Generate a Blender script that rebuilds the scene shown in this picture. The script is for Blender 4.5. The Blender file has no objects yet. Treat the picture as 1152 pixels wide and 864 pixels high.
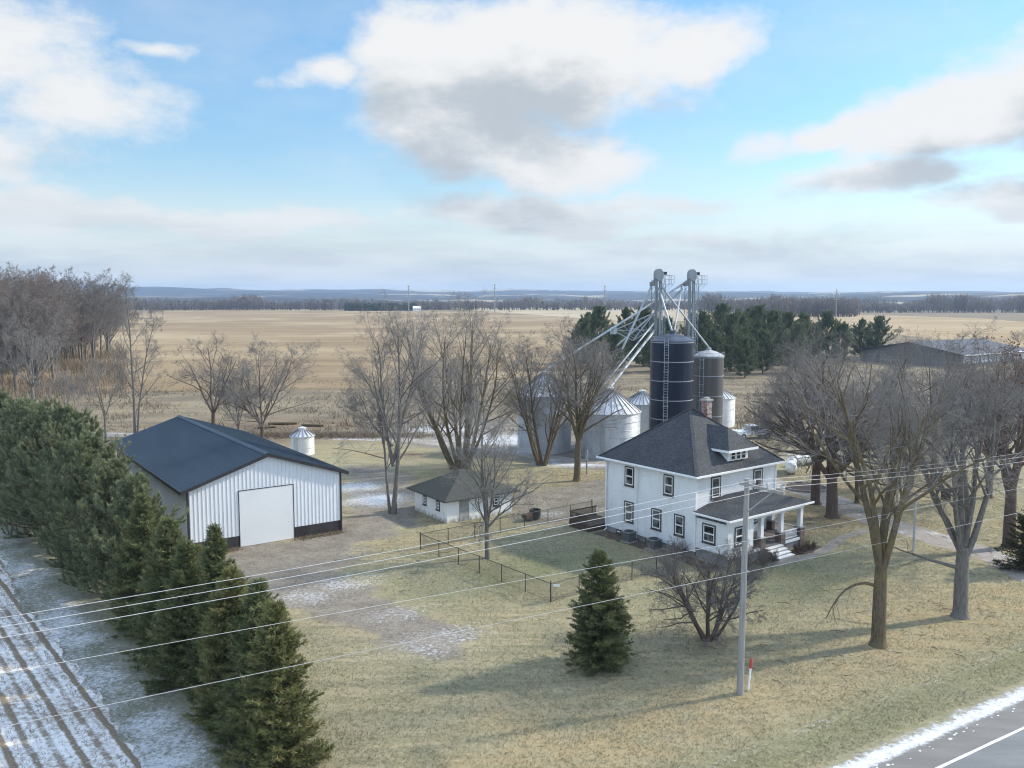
import bpy, bmesh, math, random
import numpy as np
from mathutils import Vector, Matrix

random.seed(7)
C = bpy.context.scene
COL = C.collection
PI = math.pi

# ---------------------------------------------------------------- camera
F, PITCH, CAMH = 980.0, 0.1001, 19.0          # focal length in px of a 1152 px wide frame, pitch down, height
cp, sp = math.cos(PITCH), math.sin(PITCH)

def ray(px, py):
    u = (px - 576) / F; v = (432 - py) / F
    return np.array([u, cp + v * sp, -sp + v * cp])
def gnd(px, py, z=0.0):                       # where the photo's pixel meets the level z
    d = ray(px, py); t = (z - CAMH) / d[2]
    return (d[0] * t, d[1] * t)
def at(px, py, Y):                            # the photo's pixel at distance Y
    d = ray(px, py); t = Y / d[1]
    return (d[0] * t, Y, CAMH + d[2] * t)

cam = bpy.data.cameras.new('camera'); co = bpy.data.objects.new('camera', cam); COL.objects.link(co)
co.location = (0, 0, CAMH); co.rotation_euler = (PI / 2 - PITCH, 0, 0)
cam.sensor_width = 36; cam.lens = 36 * F / 1152; cam.clip_end = 30000; cam.clip_start = .1
C.camera = co

# ---------------------------------------------------------------- materials
def nt(name):
    m = bpy.data.materials.new(name); m.use_nodes = True
    t = m.node_tree; b = t.nodes['Principled BSDF']
    return m, t, b
def N(t, kind, **kw):
    n = t.nodes.new(kind)
    for k, v in kw.items():
        if k.startswith('i_'):
            n.inputs[k[2:]].default_value = v
        else: setattr(n, k, v)
    return n
def L(t, a, b): t.links.new(a, b)
def math_(t, op, a, b=None, c=None, clamp=False):
    n = t.nodes.new('ShaderNodeMath'); n.operation = op; n.use_clamp = clamp
    for i, x in enumerate((a, b, c)):
        if x is None: continue
        if isinstance(x, (int, float)): n.inputs[i].default_value = x
        else: L(t, x, n.inputs[i])
    return n.outputs[0]
def mixc(t, fac, a, b):
    n = t.nodes.new('ShaderNodeMix'); n.data_type = 'RGBA'; n.clamp_factor = True
    for i, x in ((0, fac), (6, a), (7, b)):
        if isinstance(x, (int, float)): n.inputs[i].default_value = x
        elif isinstance(x, tuple): n.inputs[i].default_value = x if len(x) == 4 else (*x, 1)
        else: L(t, x, n.inputs[i])
    return n.outputs[2]
def sstep(t, x, lo, hi):
    n = t.nodes.new('ShaderNodeMapRange'); n.interpolation_type = 'SMOOTHSTEP'
    L(t, x, n.inputs[0]); n.inputs[1].default_value = lo; n.inputs[2].default_value = hi
    return n.outputs[0]
def noise(t, vec, scale, detail=4, rough=.55, dist=0):
    n = N(t, 'ShaderNodeTexNoise'); n.inputs['Scale'].default_value = scale
    n.inputs['Detail'].default_value = detail; n.inputs['Roughness'].default_value = rough
    n.inputs['Distortion'].default_value = dist
    if vec is not None: L(t, vec, n.inputs['Vector'])
    return n.outputs[0]
def attr(t, name):
    n = N(t, 'ShaderNodeAttribute'); n.attribute_name = name
    return n.outputs['Fac']
def wpos(t): return N(t, 'ShaderNodeNewGeometry').outputs['Position']
def opos(t): return N(t, 'ShaderNodeTexCoord').outputs['Object']
def stretch(t, vec, rot, sc):
    n = N(t, 'ShaderNodeMapping'); L(t, vec, n.inputs[0]); n.inputs['Rotation'].default_value = (0, 0, rot); n.inputs['Scale'].default_value = sc
    return n.outputs[0]
def bump(t, b, h, strength=.3, dist=.05):
    n = N(t, 'ShaderNodeBump'); n.inputs['Strength'].default_value = strength; n.inputs['Distance'].default_value = dist
    L(t, h, n.inputs['Height']); L(t, n.outputs[0], b.inputs['Normal'])

def simple(name, col, col2=None, rough=.6, metal=0., scale=2., detail=6, bmp=0., streak=None, spec=.5, speck=0.):
    """colour broken up by two sizes of noise; streak = scale vector for directional wear"""
    m, t, b = nt(name)
    p = opos(t)
    if streak: p2 = stretch(t, p, 0, streak)
    else: p2 = p
    col2 = col2 or tuple(c * .7 for c in col)
    n1 = noise(t, p2, scale, detail, .6)
    c = mixc(t, sstep(t, n1, .35, .7), col, col2)
    if speck:
        n2 = noise(t, p, scale * 14, 3, .7)
        c = mixc(t, math_(t, 'MULTIPLY', sstep(t, n2, .45, .75), speck), c, tuple(x * .45 for x in col2))
    L(t, c, b.inputs['Base Color'])
    b.inputs['Roughness'].default_value = rough; b.inputs['Metallic'].default_value = metal
    b.inputs['Specular IOR Level'].default_value = spec
    if bmp: bump(t, b, n1, bmp, .03)
    return m

M = {}
def siding_mat():
    m, t, b = nt('white_siding'); p = opos(t)
    sep = N(t, 'ShaderNodeSeparateXYZ'); L(t, p, sep.inputs[0])
    z = math_(t, 'FRACT', math_(t, 'MULTIPLY', sep.outputs[2], 1 / .13))
    n1 = noise(t, stretch(t, p, 0, (1, 1, .35)), 1.3, 6, .6)
    c = mixc(t, sstep(t, n1, .4, .75), (.80, .81, .81), (.70, .71, .71))
    L(t, c, b.inputs['Base Color']); b.inputs['Roughness'].default_value = .5
    bump(t, b, z, .55, .02)
    return m
M['siding'] = siding_mat()
def oldwood():
    m, t, b = nt('weathered_white_boards'); p = opos(t)
    sep = N(t, 'ShaderNodeSeparateXYZ'); L(t, p, sep.inputs[0])
    z = math_(t, 'FRACT', math_(t, 'MULTIPLY', sep.outputs[2], 1 / .15))
    n1 = noise(t, stretch(t, p, 0, (1, 1, .4)), 2.5, 8, .7)
    c = mixc(t, sstep(t, n1, .54, .74), (.80, .81, .80), (.52, .50, .46))
    g = math_(t, 'SUBTRACT', 1.0, sstep(t, sep.outputs[2], 0, .5))
    c = mixc(t, math_(t, 'MULTIPLY', g, sstep(t, n1, .35, .6)), c, (.25, .23, .19))
    L(t, c, b.inputs['Base Color']); b.inputs['Roughness'].default_value = .75
    bump(t, b, z, .5, .02); return m
M['oldwood'] = oldwood()
def shingle(name, c1, c2, c3):
    m, t, b = nt(name); p = opos(t)
    n1 = noise(t, p, 7.0, 5, .75); n2 = noise(t, p, .7, 4, .6); n3 = noise(t, p, 34, 2, .6)
    c = mixc(t, sstep(t, n1, .38, .64), c1, c2)
    c = mixc(t, math_(t, 'MULTIPLY', sstep(t, n2, .45, .7), .5), c, c3)
    c = mixc(t, math_(t, 'MULTIPLY', sstep(t, n3, .5, .72), .6), c, tuple(min(1, x * 2.2) for x in c2))
    L(t, c, b.inputs['Base Color']); b.inputs['Roughness'].default_value = .9; b.inputs['Specular IOR Level'].default_value = .2
    bump(t, b, n1, .6, .03); return m
M['shingle'] = shingle('asphalt_shingle', (.036, .038, .042), (.080, .083, .088), (.030, .032, .036))
M['shingle_green'] = shingle('mossy_shingle', (.042, .044, .040), (.075, .078, .07), (.045, .062, .04))
M['barn_white'] = simple('white_steel', (.74, .77, .80), (.69, .72, .75), .4, 0, .5, streak=(1, 1, .3))
M['barn_side'] = M['barn_white']
M['door_white'] = simple('pale_door', (.72, .74, .74), (.68, .70, .70), .45, 0, .4)
M['black_trim'] = simple('black_trim', (.018, .018, .022), (.028, .028, .032), .5, 0, 1)
M['black_steel'] = simple('black_steel', (.022, .020, .022), (.045, .04, .04), .5, 0, 1.2, streak=(1, 1, .3))
M['barn_roof'] = simple('dark_blue_steel_roof', (.036, .061, .090), (.029, .050, .075), .5, 0, .8, streak=(1, .2, 1), spec=.3)
M['white'] = simple('white_paint', (.82, .82, .81), (.76, .76, .75), .5, 0, 2)
M['sash'] = simple('white_sash', (.78, .78, .76), (.72, .72, .7), .5, 0, 3)
M['dark_frame'] = simple('dark_frame', (.05, .045, .04), (.07, .06, .055), .6, 0, 3)
def glass():
    m, t, b = nt('window_glass'); p = opos(t)
    n1 = noise(t, p, 1.1, 3, .6)
    c = mixc(t, sstep(t, n1, .4, .65), (.012, .014, .018), (.17, .17, .165))
    L(t, c, b.inputs['Base Color']); b.inputs['Roughness'].default_value = .06; return m
M['glass'] = glass()
M['concrete'] = simple('concrete', (.36, .355, .34), (.27, .265, .25), .9, 0, 2, speck=.4, bmp=.2)
M['foundation'] = simple('foundation_block', (.30, .29, .28), (.20, .19, .185), .9, 0, 2.2, speck=.5, bmp=.2)
def brick():
    m, t, b = nt('red_brick'); p = opos(t)
    br = N(t, 'ShaderNodeTexBrick'); L(t, stretch(t, p, 0, (1, 1, 1)), br.inputs['Vector'])
    br.inputs['Scale'].default_value = 4; br.inputs['Color1'].default_value = (.30, .09, .06, 1); br.inputs['Color2'].default_value = (.22, .07, .05, 1)
    br.inputs['Mortar'].default_value = (.35, .3, .27, 1)
    n1 = noise(t, p, 5, 4)
    L(t, mixc(t, sstep(t, n1, .45, .7), br.outputs[0], (.14, .06, .05)), b.inputs['Base Color']); b.inputs['Roughness'].default_value = .9
    return m
M['brick'] = brick()
M['pier'] = simple('brown_brick', (.13, .09, .075), (.20, .15, .12), .9, 0, 4, speck=.4)
M['deckfloor'] = simple('grey_porch_boards', (.20, .19, .18), (.14, .13, .125), .8, 0, 3)
M['wood_brown'] = simple('brown_boards', (.10, .065, .045), (.06, .04, .03), .8, 0, 3)
def galv(name, c1, c2, rough=.42, metal=.65, corr=.0):
    m, t, b = nt(name); p = opos(t)
    n1 = noise(t, stretch(t, p, 0, (1, 1, .35)), 1.3, 8, .65); n2 = noise(t, p, 5, 5, .7)
    c = mixc(t, sstep(t, n1, .38, .68), c1, c2)
    c = mixc(t, math_(t, 'MULTIPLY', sstep(t, n2, .52, .75), .45), c, tuple(x * .55 for x in c2))
    L(t, c, b.inputs['Base Color']); b.inputs['Roughness'].default_value = rough; b.inputs['Metallic'].default_value = metal
    if corr:
        sep = N(t, 'ShaderNodeSeparateXYZ'); L(t, p, sep.inputs[0])
        s = math_(t, 'SINE', math_(t, 'MULTIPLY', sep.outputs[2], 2 * PI / corr)); bump(t, b, s, .6, .02)
    return m
M['galv'] = galv('galvanised_corrugated', (.52, .55, .58), (.38, .40, .42), .45, .35, .10)
M['galv_roof'] = galv('galvanised_roof', (.66, .68, .70), (.5, .52, .54), .4, .4)
M['galv_dark'] = galv('weathered_bin_rib', (.22, .22, .23), (.14, .14, .14), .6, .3)
M['galv_pipe'] = galv('galvanised_pipe', (.40, .44, .46), (.28, .31, .33), .5, .35)
M['leg_steel'] = galv('weathered_leg_steel', (.25, .28, .30), (.17, .19, .205), .5, .3)
M['bin_white'] = galv('pale_bin_steel', (.72, .73, .73), (.60, .61, .60), .5, .15, .10)
M['navy'] = simple('navy_enamel_steel', (.013, .021, .042), (.007, .011, .023), .36, .0, .45, 6, streak=(3, 3, .12), spec=.25)
M['navy_roof'] = simple('navy_roof_steel', (.05, .065, .10), (.035, .045, .07), .3, 0, 1.5)
M['greysilo'] = simple('grey_glazed_steel', (.11, .105, .10), (.075, .07, .068), .45, 0, .5, 6, streak=(3, 3, .12), spec=.3)
M['greysilo_roof'] = simple('grey_silo_roof', (.42, .43, .44), (.30, .31, .32), .45, .1, 1.5)
M['seam'] = simple('silo_seam', (.30, .32, .36), (.22, .24, .28), .5, 0, 2)
M['pole'] = simple('weathered_pole', (.33, .32, .30), (.23, .22, .205), .85, 0, 3, streak=(6, 6, .3), speck=.3)
M['wire'] = simple('aluminium_wire', (.58, .59, .59), (.50, .51, .51), .45, .0, 1)
M['cable'] = simple('grey_cable', (.42, .43, .43), (.36, .36, .36), .6, .0, 1)
M['porcelain'] = simple('porcelain', (.45, .44, .43), (.4, .38, .37), .3, 0, 3)
M['fence_wire'] = simple('dark_chain_link', (.05, .048, .045), (.08, .075, .07), .6, .3, 2)
M['red'] = simple('red_plastic', (.50, .06, .03), (.42, .05, .03), .5, 0, 3)
M['ac'] = simple('ac_grey', (.20, .21, .20), (.14, .145, .14), .6, 0, 3, speck=.3)
M['rust'] = simple('rusty_steel', (.10, .055, .04), (.055, .035, .028), .8, 0, 3, speck=.4)
M['black_rub'] = simple('black_metal', (.022, .021, .02), (.05, .045, .04), .7, 0, 4)
M['tank'] = simple('white_tank', (.78, .78, .77), (.70, .70, .68), .4, 0, 1.5)
M['truck_paint'] = simple('white_car_paint', (.75, .76, .78), (.70, .71, .73), .25, 0, 1)
M['tyre'] = simple('tyre_rubber', (.02, .02, .02), (.03, .03, .03), .9, 0, 3)
M['light_red'] = simple('tail_lamp', (.3, .02, .02), None, .3)
M['longroof'] = simple('blue_grey_sheet_roof', (.060, .068, .090), (.048, .054, .072), .75, 0, .25, streak=(.3, 1, 1))
M['curtain'] = simple('white_curtain', (.74, .76, .78), (.42, .44, .46), .7, 0, .35, streak=(1, 1, .3))
M['mulch'] = simple('dark_mulch', (.10, .065, .05), (.06, .042, .035), .95, 0, 4, speck=.6)
M['stone'] = simple('edging_stone', (.30, .285, .26), (.2, .19, .175), .9, 0, 5)

def bark(name, c1, c2, moss=None):
    m, t, b = nt(name); p = opos(t)
    n1 = noise(t, stretch(t, p, 0, (5, 5, 1)), 2.4, 7, .7); n2 = noise(t, p, .6, 3)
    c = mixc(t, sstep(t, n1, .36, .66), c1, c2)
    if moss: c = mixc(t, math_(t, 'MULTIPLY', sstep(t, n2, .45, .7), .6), c, moss)
    L(t, c, b.inputs['Base Color']); b.inputs['Roughness'].default_value = .95; b.inputs['Specular IOR Level'].default_value = .15
    bump(t, b, n1, .7, .05); return m
M['bark'] = bark('grey_brown_bark', (.165, .132, .085), (.085, .066, .045), (.19, .150, .062))
M['bark_grey'] = bark('grey_bark', (.20, .185, .165), (.115, .105, .093))
M['bark_red'] = bark('ruddy_bark', (.14, .10, .08), (.085, .065, .055))
M['twig'] = bark('grey_twigs', (.27, .255, .24), (.175, .163, .152))
M['twig_dark'] = bark('dark_twigs', (.215, .197, .185), (.14, .128, .12))
M['twig_warm'] = bark('warm_twigs', (.25, .205, .17), (.17, .135, .115))

def foliage(name, dark, mid, light, trans=.25):
    m, t, b = nt(name)
    a = attr(t, 'shade')
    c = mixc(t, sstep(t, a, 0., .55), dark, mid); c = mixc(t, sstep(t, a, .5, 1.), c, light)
    L(t, c, b.inputs['Base Color']); b.inputs['Roughness'].default_value = .7; b.inputs['Specular IOR Level'].default_value = .25
    tr = N(t, 'ShaderNodeBsdfTranslucent'); L(t, c, tr.inputs[0])
    mx = N(t, 'ShaderNodeMixShader'); mx.inputs[0].default_value = trans
    L(t, b.outputs[0], mx.inputs[1]); L(t, tr.outputs[0], mx.inputs[2])
    L(t, mx.outputs[0], t.nodes['Material Output'].inputs[0]); return m
M['spruce'] = foliage('spruce_needles', (.062, .080, .036), (.125, .145, .06), (.22, .225, .105))
M['spruce_warm'] = foliage('winter_bronzed_needles', (.062, .080, .030), (.135, .150, .054), (.225, .215, .09))
M['pine'] = foliage('white_pine_needles', (.095, .120, .066), (.180, .205, .108), (.31, .325, .19))
M['pine_far'] = foliage('far_pine_needles', (.058, .082, .044), (.11, .145, .075), (.19, .225, .125))
M['cedar'] = foliage('cedar_needles', (.025, .032, .016), (.05, .058, .025), (.085, .085, .04))
M['dryleaf'] = foliage('dry_oak_leaves', (.13, .055, .03), (.2, .09, .05), (.28, .15, .09))
M['grass_blade'] = foliage('dormant_grass', (.215, .195, .118), (.295, .265, .165), (.40, .36, .24), .2)
M['stubble'] = foliage('corn_stubble', (.14, .11, .075), (.24, .19, .13), (.38, .32, .24), .2)
M['brush'] = foliage('brown_brush', (.145, .113, .08), (.215, .172, .12), (.30, .245, .175), .2)

# ---------------------------------------------------------------- objects
def link(o, parent=None):
    COL.objects.link(o)
    if parent is not None: o.parent = parent
    return o
def tag(o, label=None, cat=None, group=None, kind=None):
    if label: o['label'] = label
    if cat: o['category'] = cat
    if group: o['group'] = group
    if kind: o['kind'] = kind
    return o
def thing(name, label, cat, loc=(0, 0, 0), rz=0., group=None):
    o = bpy.data.objects.new(name, None); o.empty_display_size = .3
    o.location = loc; o.rotation_euler = (0, 0, rz); link(o)
    return tag(o, label, cat, group)
def copy_tree(o, parent=None):
    c = o.copy(); COL.objects.link(c); c.parent = parent
    for ch in o.children: copy_tree(ch, c)
    return c

class MB:
    """collects boxes, bars, tubes, polygons; build() links them as ONE mesh object"""
    def __init__(s): s.v = []; s.f = []; s.m = []
    def add(s, verts, faces, mi=0):
        o = len(s.v); s.v += [tuple(float(c) for c in v) for v in verts]
        for f in faces: s.f.append([o + i for i in f]); s.m.append(mi)
        return s
    def box(s, x0, x1, y0, y1, z0, z1, mi=0):
        return s.add([(x0, y0, z0), (x1, y0, z0), (x1, y1, z0), (x0, y1, z0), (x0, y0, z1), (x1, y0, z1), (x1, y1, z1), (x0, y1, z1)],
                     [(0, 3, 2, 1), (4, 5, 6, 7), (0, 1, 5, 4), (1, 2, 6, 5), (2, 3, 7, 6), (3, 0, 4, 7)], mi)
    def prism(s, pts, off, mi=0):      # polygon pts (3d) extruded by vector off
        n = len(pts); p2 = [tuple(np.array(p) + np.array(off)) for p in pts]
        return s.add(list(pts) + p2, [tuple(range(n))[::-1], tuple(range(n, 2 * n))] + [(i, (i + 1) % n, n + (i + 1) % n, n + i) for i in range(n)], mi)
    def bar(s, a, b, w, h=None, mi=0):  # rectangular bar between two points
        h = h or w; a = np.array(a, float); b = np.array(b, float); d = b - a; d /= np.linalg.norm(d)
        r = np.array([0, 0, 1.]) if abs(d[2]) < .95 else np.array([1., 0, 0])
        u = np.cross(d, r); u /= np.linalg.norm(u); v = np.cross(u, d)
        q = [(-1, -1), (1, -1), (1, 1), (-1, 1)]
        return s.add([a + u * i * w / 2 + v * j * h / 2 for i, j in q] + [b + u * i * w / 2 + v * j * h / 2 for i, j in q],
                     [(0, 3, 2, 1), (4, 5, 6, 7), (0, 1, 5, 4), (1, 2, 6, 5), (2, 3, 7, 6), (3, 0, 4, 7)], mi)
    def tube(s, pts, r, k=8, mi=0, cap=True):
        pts = np.array(pts, float); n = len(pts)
        rr = np.full(n, r) if np.isscalar(r) else np.array(r, float)
        T = np.gradient(pts, axis=0); T /= np.linalg.norm(T, axis=1)[:, None]
        ref = np.array([0, 0, 1.]) if abs(T[0][2]) < .9 else np.array([1., 0, 0])
        vs = []
        for p, t_, q in zip(pts, T, rr):
            u = np.cross(t_, ref); u /= np.linalg.norm(u); v = np.cross(u, t_)
            for i in range(k):
                a = 2 * PI * i / k; vs.append(p + q * (math.cos(a) * u + math.sin(a) * v))
        fs = [(j * k + i, j * k + (i + 1) % k, (j + 1) * k + (i + 1) % k, (j + 1) * k + i) for j in range(n - 1) for i in range(k)]
        if cap: fs += [tuple(range(k))[::-1], tuple(range((n - 1) * k, n * k))]
        return s.add(vs, fs, mi)
    def lathe(s, prof, k=32, cx=0, cy=0, mi=0):   # (r, z) profile about a vertical axis
        vs = []; fs = []
        for r, z in prof:
            for i in range(k):
                a = 2 * PI * i / k; vs.append((cx + r * math.cos(a), cy + r * math.sin(a), z))
        for j in range(len(prof) - 1):
            for i in range(k): fs.append((j * k + i, j * k + (i + 1) % k, (j + 1) * k + (i + 1) % k, (j + 1) * k + i))
        fs.append(tuple(range(k))[::-1]); fs.append(tuple(range((len(prof) - 1) * k, len(prof) * k)))
        return s.add(vs, fs, mi)
    def build(s, name, mats, parent=None, smooth=False, bevel=0.):
        me = bpy.data.meshes.new(name); me.from_pydata(s.v, [], s.f)
        mats = mats if isinstance(mats, (list, tuple)) else [mats]
        for m in mats: me.materials.append(m)
        if len(mats) > 1: me.polygons.foreach_set('material_index', s.m)
        bm = bmesh.new(); bm.from_mesh(me); bmesh.ops.recalc_face_normals(bm, faces=bm.faces); bm.to_mesh(me); bm.free()
        if smooth:
            me.polygons.foreach_set('use_smooth', [True] * len(me.polygons))
            try: me.set_sharp_from_angle(angle=math.radians(40))
            except Exception: pass
        o = bpy.data.objects.new(name, me); link(o, parent)
        if bevel:
            md = o.modifiers.new('bevel', 'BEVEL'); md.width = bevel; md.segments = 2; md.limit_method = 'ANGLE'
        return o

def fast_mesh(name, verts, quads=None, tris=None, shade_q=None, shade_t=None, smooth=True):
    me = bpy.data.meshes.new(name)
    nq = 0 if quads is None else len(quads); n3 = 0 if tris is None else len(tris)
    me.vertices.add(len(verts)); me.vertices.foreach_set('co', np.asarray(verts, np.float32).ravel())
    li = np.concatenate([np.asarray(q, np.int32).ravel() for q in (quads, tris) if q is not None and len(q)])
    me.loops.add(len(li)); me.loops.foreach_set('vertex_index', li)
    st = np.concatenate([np.arange(nq) * 4, nq * 4 + np.arange(n3) * 3]).astype(np.int32)
    me.polygons.add(nq + n3); me.polygons.foreach_set('loop_start', st)
    if smooth: me.polygons.foreach_set('use_smooth', np.ones(nq + n3, bool))
    sh = [x for x in (shade_q, shade_t) if x is not None]
    if sh:
        at_ = me.attributes.new('shade', 'FLOAT', 'FACE'); at_.data.foreach_set('value', np.concatenate(sh).astype(np.float32))
    me.update(calc_edges=True); me.validate()
    return me
def mesh_obj(name, me, mat, parent=None):
    me.materials.append(mat); return link(bpy.data.objects.new(name, me), parent)

# numpy value noise
_rng = np.random.default_rng(11); _tab = _rng.random((256, 256))
def vnoise(x, y):
    xi = np.floor(x).astype(int); yi = np.floor(y).astype(int); fx = x - xi; fy = y - yi
    fx = fx * fx * (3 - 2 * fx); fy = fy * fy * (3 - 2 * fy)
    g = lambda a, b: _tab[a & 255, b & 255]
    return (g(xi, yi) * (1 - fx) + g(xi + 1, yi) * fx) * (1 - fy) + (g(xi, yi + 1) * (1 - fx) + g(xi + 1, yi + 1) * fx) * fy
def fbm(x, y, o=4):
    s = 0; a = .5
    for i in range(o): s = s + a * vnoise(x * 2 ** i + 17 * i, y * 2 ** i + 31 * i); a *= .5
    return s
def sst(x, lo, hi):
    t = np.clip((x - lo) / (hi - lo), 0, 1); return t * t * (3 - 2 * t)
def sdist(px, py, poly):               # signed distance, + inside
    poly = np.array(poly, float); n = len(poly)
    best = np.full(px.shape, 1e12); ins = np.zeros(px.shape, bool)
    for i in range(n):
        a = poly[i]; b = poly[(i + 1) % n]; e = b - a
        wx = px - a[0]; wy = py - a[1]
        t = np.clip((wx * e[0] + wy * e[1]) / (e @ e), 0, 1)
        best = np.minimum(best, (wx - e[0] * t) ** 2 + (wy - e[1] * t) ** 2)
        c = ((a[1] > py) != (b[1] > py))
        with np.errstate(divide='ignore', invalid='ignore'):
            xx = (b[0] - a[0]) * (py - a[1]) / (b[1] - a[1] if b[1] != a[1] else 1e-9) + a[0]
        ins ^= c & (px < xx)
    d = np.sqrt(best); return np.where(ins, d, -d)

ROAD_A = math.radians(31.4)             # the road's direction
ru = np.array([math.cos(ROAD_A), math.sin(ROAD_A)]); rn = np.array([-math.sin(ROAD_A), math.cos(ROAD_A)])
RL0 = np.array([17.2, 33.5])            # a point of the road's white edge line
ROW_A = math.radians(129.6)             # the evergreen row's direction
wu = np.array([math.cos(ROW_A), math.sin(ROW_A)]); wn = np.array([wu[1], -wu[0]])   # wn points to the farmyard
EDGE0 = np.array([-11.6, 33.5])         # the crop field's edge

# ---------------------------------------------------------------- ground: one sheet to the horizon
def hill_z(x, y):
    D = np.hypot(x, y)
    base = np.interp(D, [0, 1250, 2000, 2600, 3500, 4500, 5600, 8000], [0, 0, -6, 2, 10, 28, 58, 40])
    n = fbm(x / 900 + 3, y / 700 + 9, 4)
    amp = sst(D, 1300, 3200)
    z = base + amp * (n - .47) * 46
    z += amp * sst(D, 4200, 5600) * (14 * np.clip(-x / 2500, -.9, 1.1) + 34 * (fbm(x / 420 + 40, y / 1500, 3) - .42))
    z += 26 * sst(x / np.maximum(D, 1), .12, .42) * np.exp(-((D - 3300) / 800) ** 2) * (.6 + .8 * fbm(x / 300, y / 900, 3))
    z += sst(D, 1500, 2500) * (fbm(x / 55, y / 55, 3) - .45) * 15        # wooded ridges have a ragged top
    return z
def lin(a, b, s): return np.arange(a, b, s)
xs = np.concatenate([-np.geomspace(70, 7000, 70)[::-1], lin(-69, 60, .6), np.geomspace(60.2, 7000, 70)])
ys = np.concatenate([[-400, -200, -100, -40, 0, 15, 24], lin(28, 130, .6), np.geomspace(131, 8000, 190)])
X, Y = np.meshgrid(xs, ys)
Z = hill_z(X, Y)
def soft(poly, w): return sst(sdist(X, Y, [gnd(*p) for p in poly]) + (fbm(X / 2.2, Y / 2.2) - .47) * w * 1.6, -w, w)
def blob(p, rx, ry, ang=ROAD_A):
    c = gnd(*p); ca, sa = math.cos(ang), math.sin(ang)
    dx = (X - c[0]); dy = (Y - c[1])
    r = np.sqrt(((dx * ca + dy * sa) / rx) ** 2 + ((-dx * sa + dy * ca) / ry) ** 2)
    return np.clip(1.25 - r, 0, 1)
dirt = np.maximum.reduce([
    soft([(215, 660), (268, 612), (385, 597), (395, 560), (380, 520), (470, 530), (470, 590), (420, 612), (380, 650), (470, 690), (548, 712), (500, 748), (400, 715), (330, 690)], 2.2) * .9,
    soft([(560, 560), (690, 535), (690, 580), (600, 596), (575, 585)], 1.5) * .8,
    soft([(380, 486), (480, 468), (620, 470), (700, 500), (700, 530), (640, 527), (560, 516), (480, 503)], 2.5),
])
snow = np.maximum.reduce([
    blob((490, 722), 6.5, 3.4) * .52, blob((395, 655), 5.0, 3.2) * .60, blob((340, 672), 4.0, 3.2) * .56, blob((450, 690), 5, 2.6) * .50,
    blob((425, 562), 5.0, 4.5) * .85, blob((400, 548), 5, 4) * .8, blob((620, 578), 3.0, 2.2) * .6, blob((665, 560), 3.0, 2.) * .45,
    blob((560, 495), 13, 9, 0) * .8, blob((500, 482), 11, 8, 0) * .75, blob((650, 522), 8, 3, 0) * .85,
    blob((885, 512), 7, 3) * .5, blob((800, 640), 4, 1.2) * .3, blob((900, 690), 5, 1.) * .36, blob((560, 735), 6, 1.5) * .25, blob((760, 705), 6, 1.2) * .3,
    blob((1130, 448), 22, 8, 0) * .75, blob((930, 618), 1.5, .8) * .6,
])
e = (X - EDGE0[0]) * wn[0] + (Y - EDGE0[1]) * wn[1]            # metres from the crop field's edge into the row
snow = np.maximum(snow, (.50 + .22 * sst(fbm(X / 3, Y / 3), .4, .6)) * sst(e, -9, -4) * sst(-e, -2.2, 1.) * (Y < 100))
rd = (X - RL0[0]) * rn[0] + (Y - RL0[1]) * rn[1]               # metres from the road's edge line
snow = np.maximum(snow, .42 * np.exp(-((rd - 5.0) / .8) ** 2) * (Y < 70) * (X < 30))
pasture = np.maximum(sst(Y - .25 * X + 8 * (fbm(X / 14, Y / 14) - .5), 112, 124), sst(Y, 130, 150))
golden = np.exp(-((rd - 8.5) / 3.2) ** 2) * .8 + sst(fbm(X / 6 + 5, Y / 6, 3), .42, .62) * .55 + blob((330, 610), 7, 2) * .6 + blob((560, 690), 8, 4) * .25
golden = np.maximum(golden, blob((960, 560), 16, 8) * .9); golden = np.maximum(golden, blob((640, 535), 7, 3) * .6)
frost = sst(e, -9, -4) * sst(-e, -2.5, 0) * (Y < 110)
green = 1.0 * frost + np.exp(-((rd - 4.2) / 1.5) ** 2) * .8 + .8 * blob((560, 650), 9, 5) + .75 * blob((860, 650), 12, 6) + .55 * blob((420, 535), 10, 5, 0) + .4 * blob((650, 620), 8, 5)
leaves = np.maximum.reduce([blob((455, 512), 4.5, 2.6, 0), blob((400, 690), 2.4, 1.1) * .9, blob((345, 640), 3., 1.) * .7, blob((910, 585), 9, 4) * .5, blob((800, 725), 2, 1.2) * .5, blob((330, 478), 22, 5, 0) * .75, blob((660, 545), 4, 3) * .5, blob((880, 500), 12, 5, 0) * .7, blob((940, 540), 14, 6) * .5])
V = np.stack([X, Y, Z], -1).reshape(-1, 3)
ny, nx = X.shape
idx = np.arange(nx * ny).reshape(ny, nx)
Q = np.stack([idx[:-1, :-1], idx[:-1, 1:], idx[1:, 1:], idx[1:, :-1]], -1).reshape(-1, 4)
gm = fast_mesh('ground', V, Q)
for nm, a in (('dirt', dirt), ('snow', snow), ('pasture', pasture), ('golden', golden), ('frost', np.maximum(frost, 0)), ('green', green), ('leaves', leaves)):
    at_ = gm.attributes.new(nm, 'FLOAT', 'POINT'); at_.data.foreach_set('value', np.clip(a, 0, 1).astype(np.float32).ravel())

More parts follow.
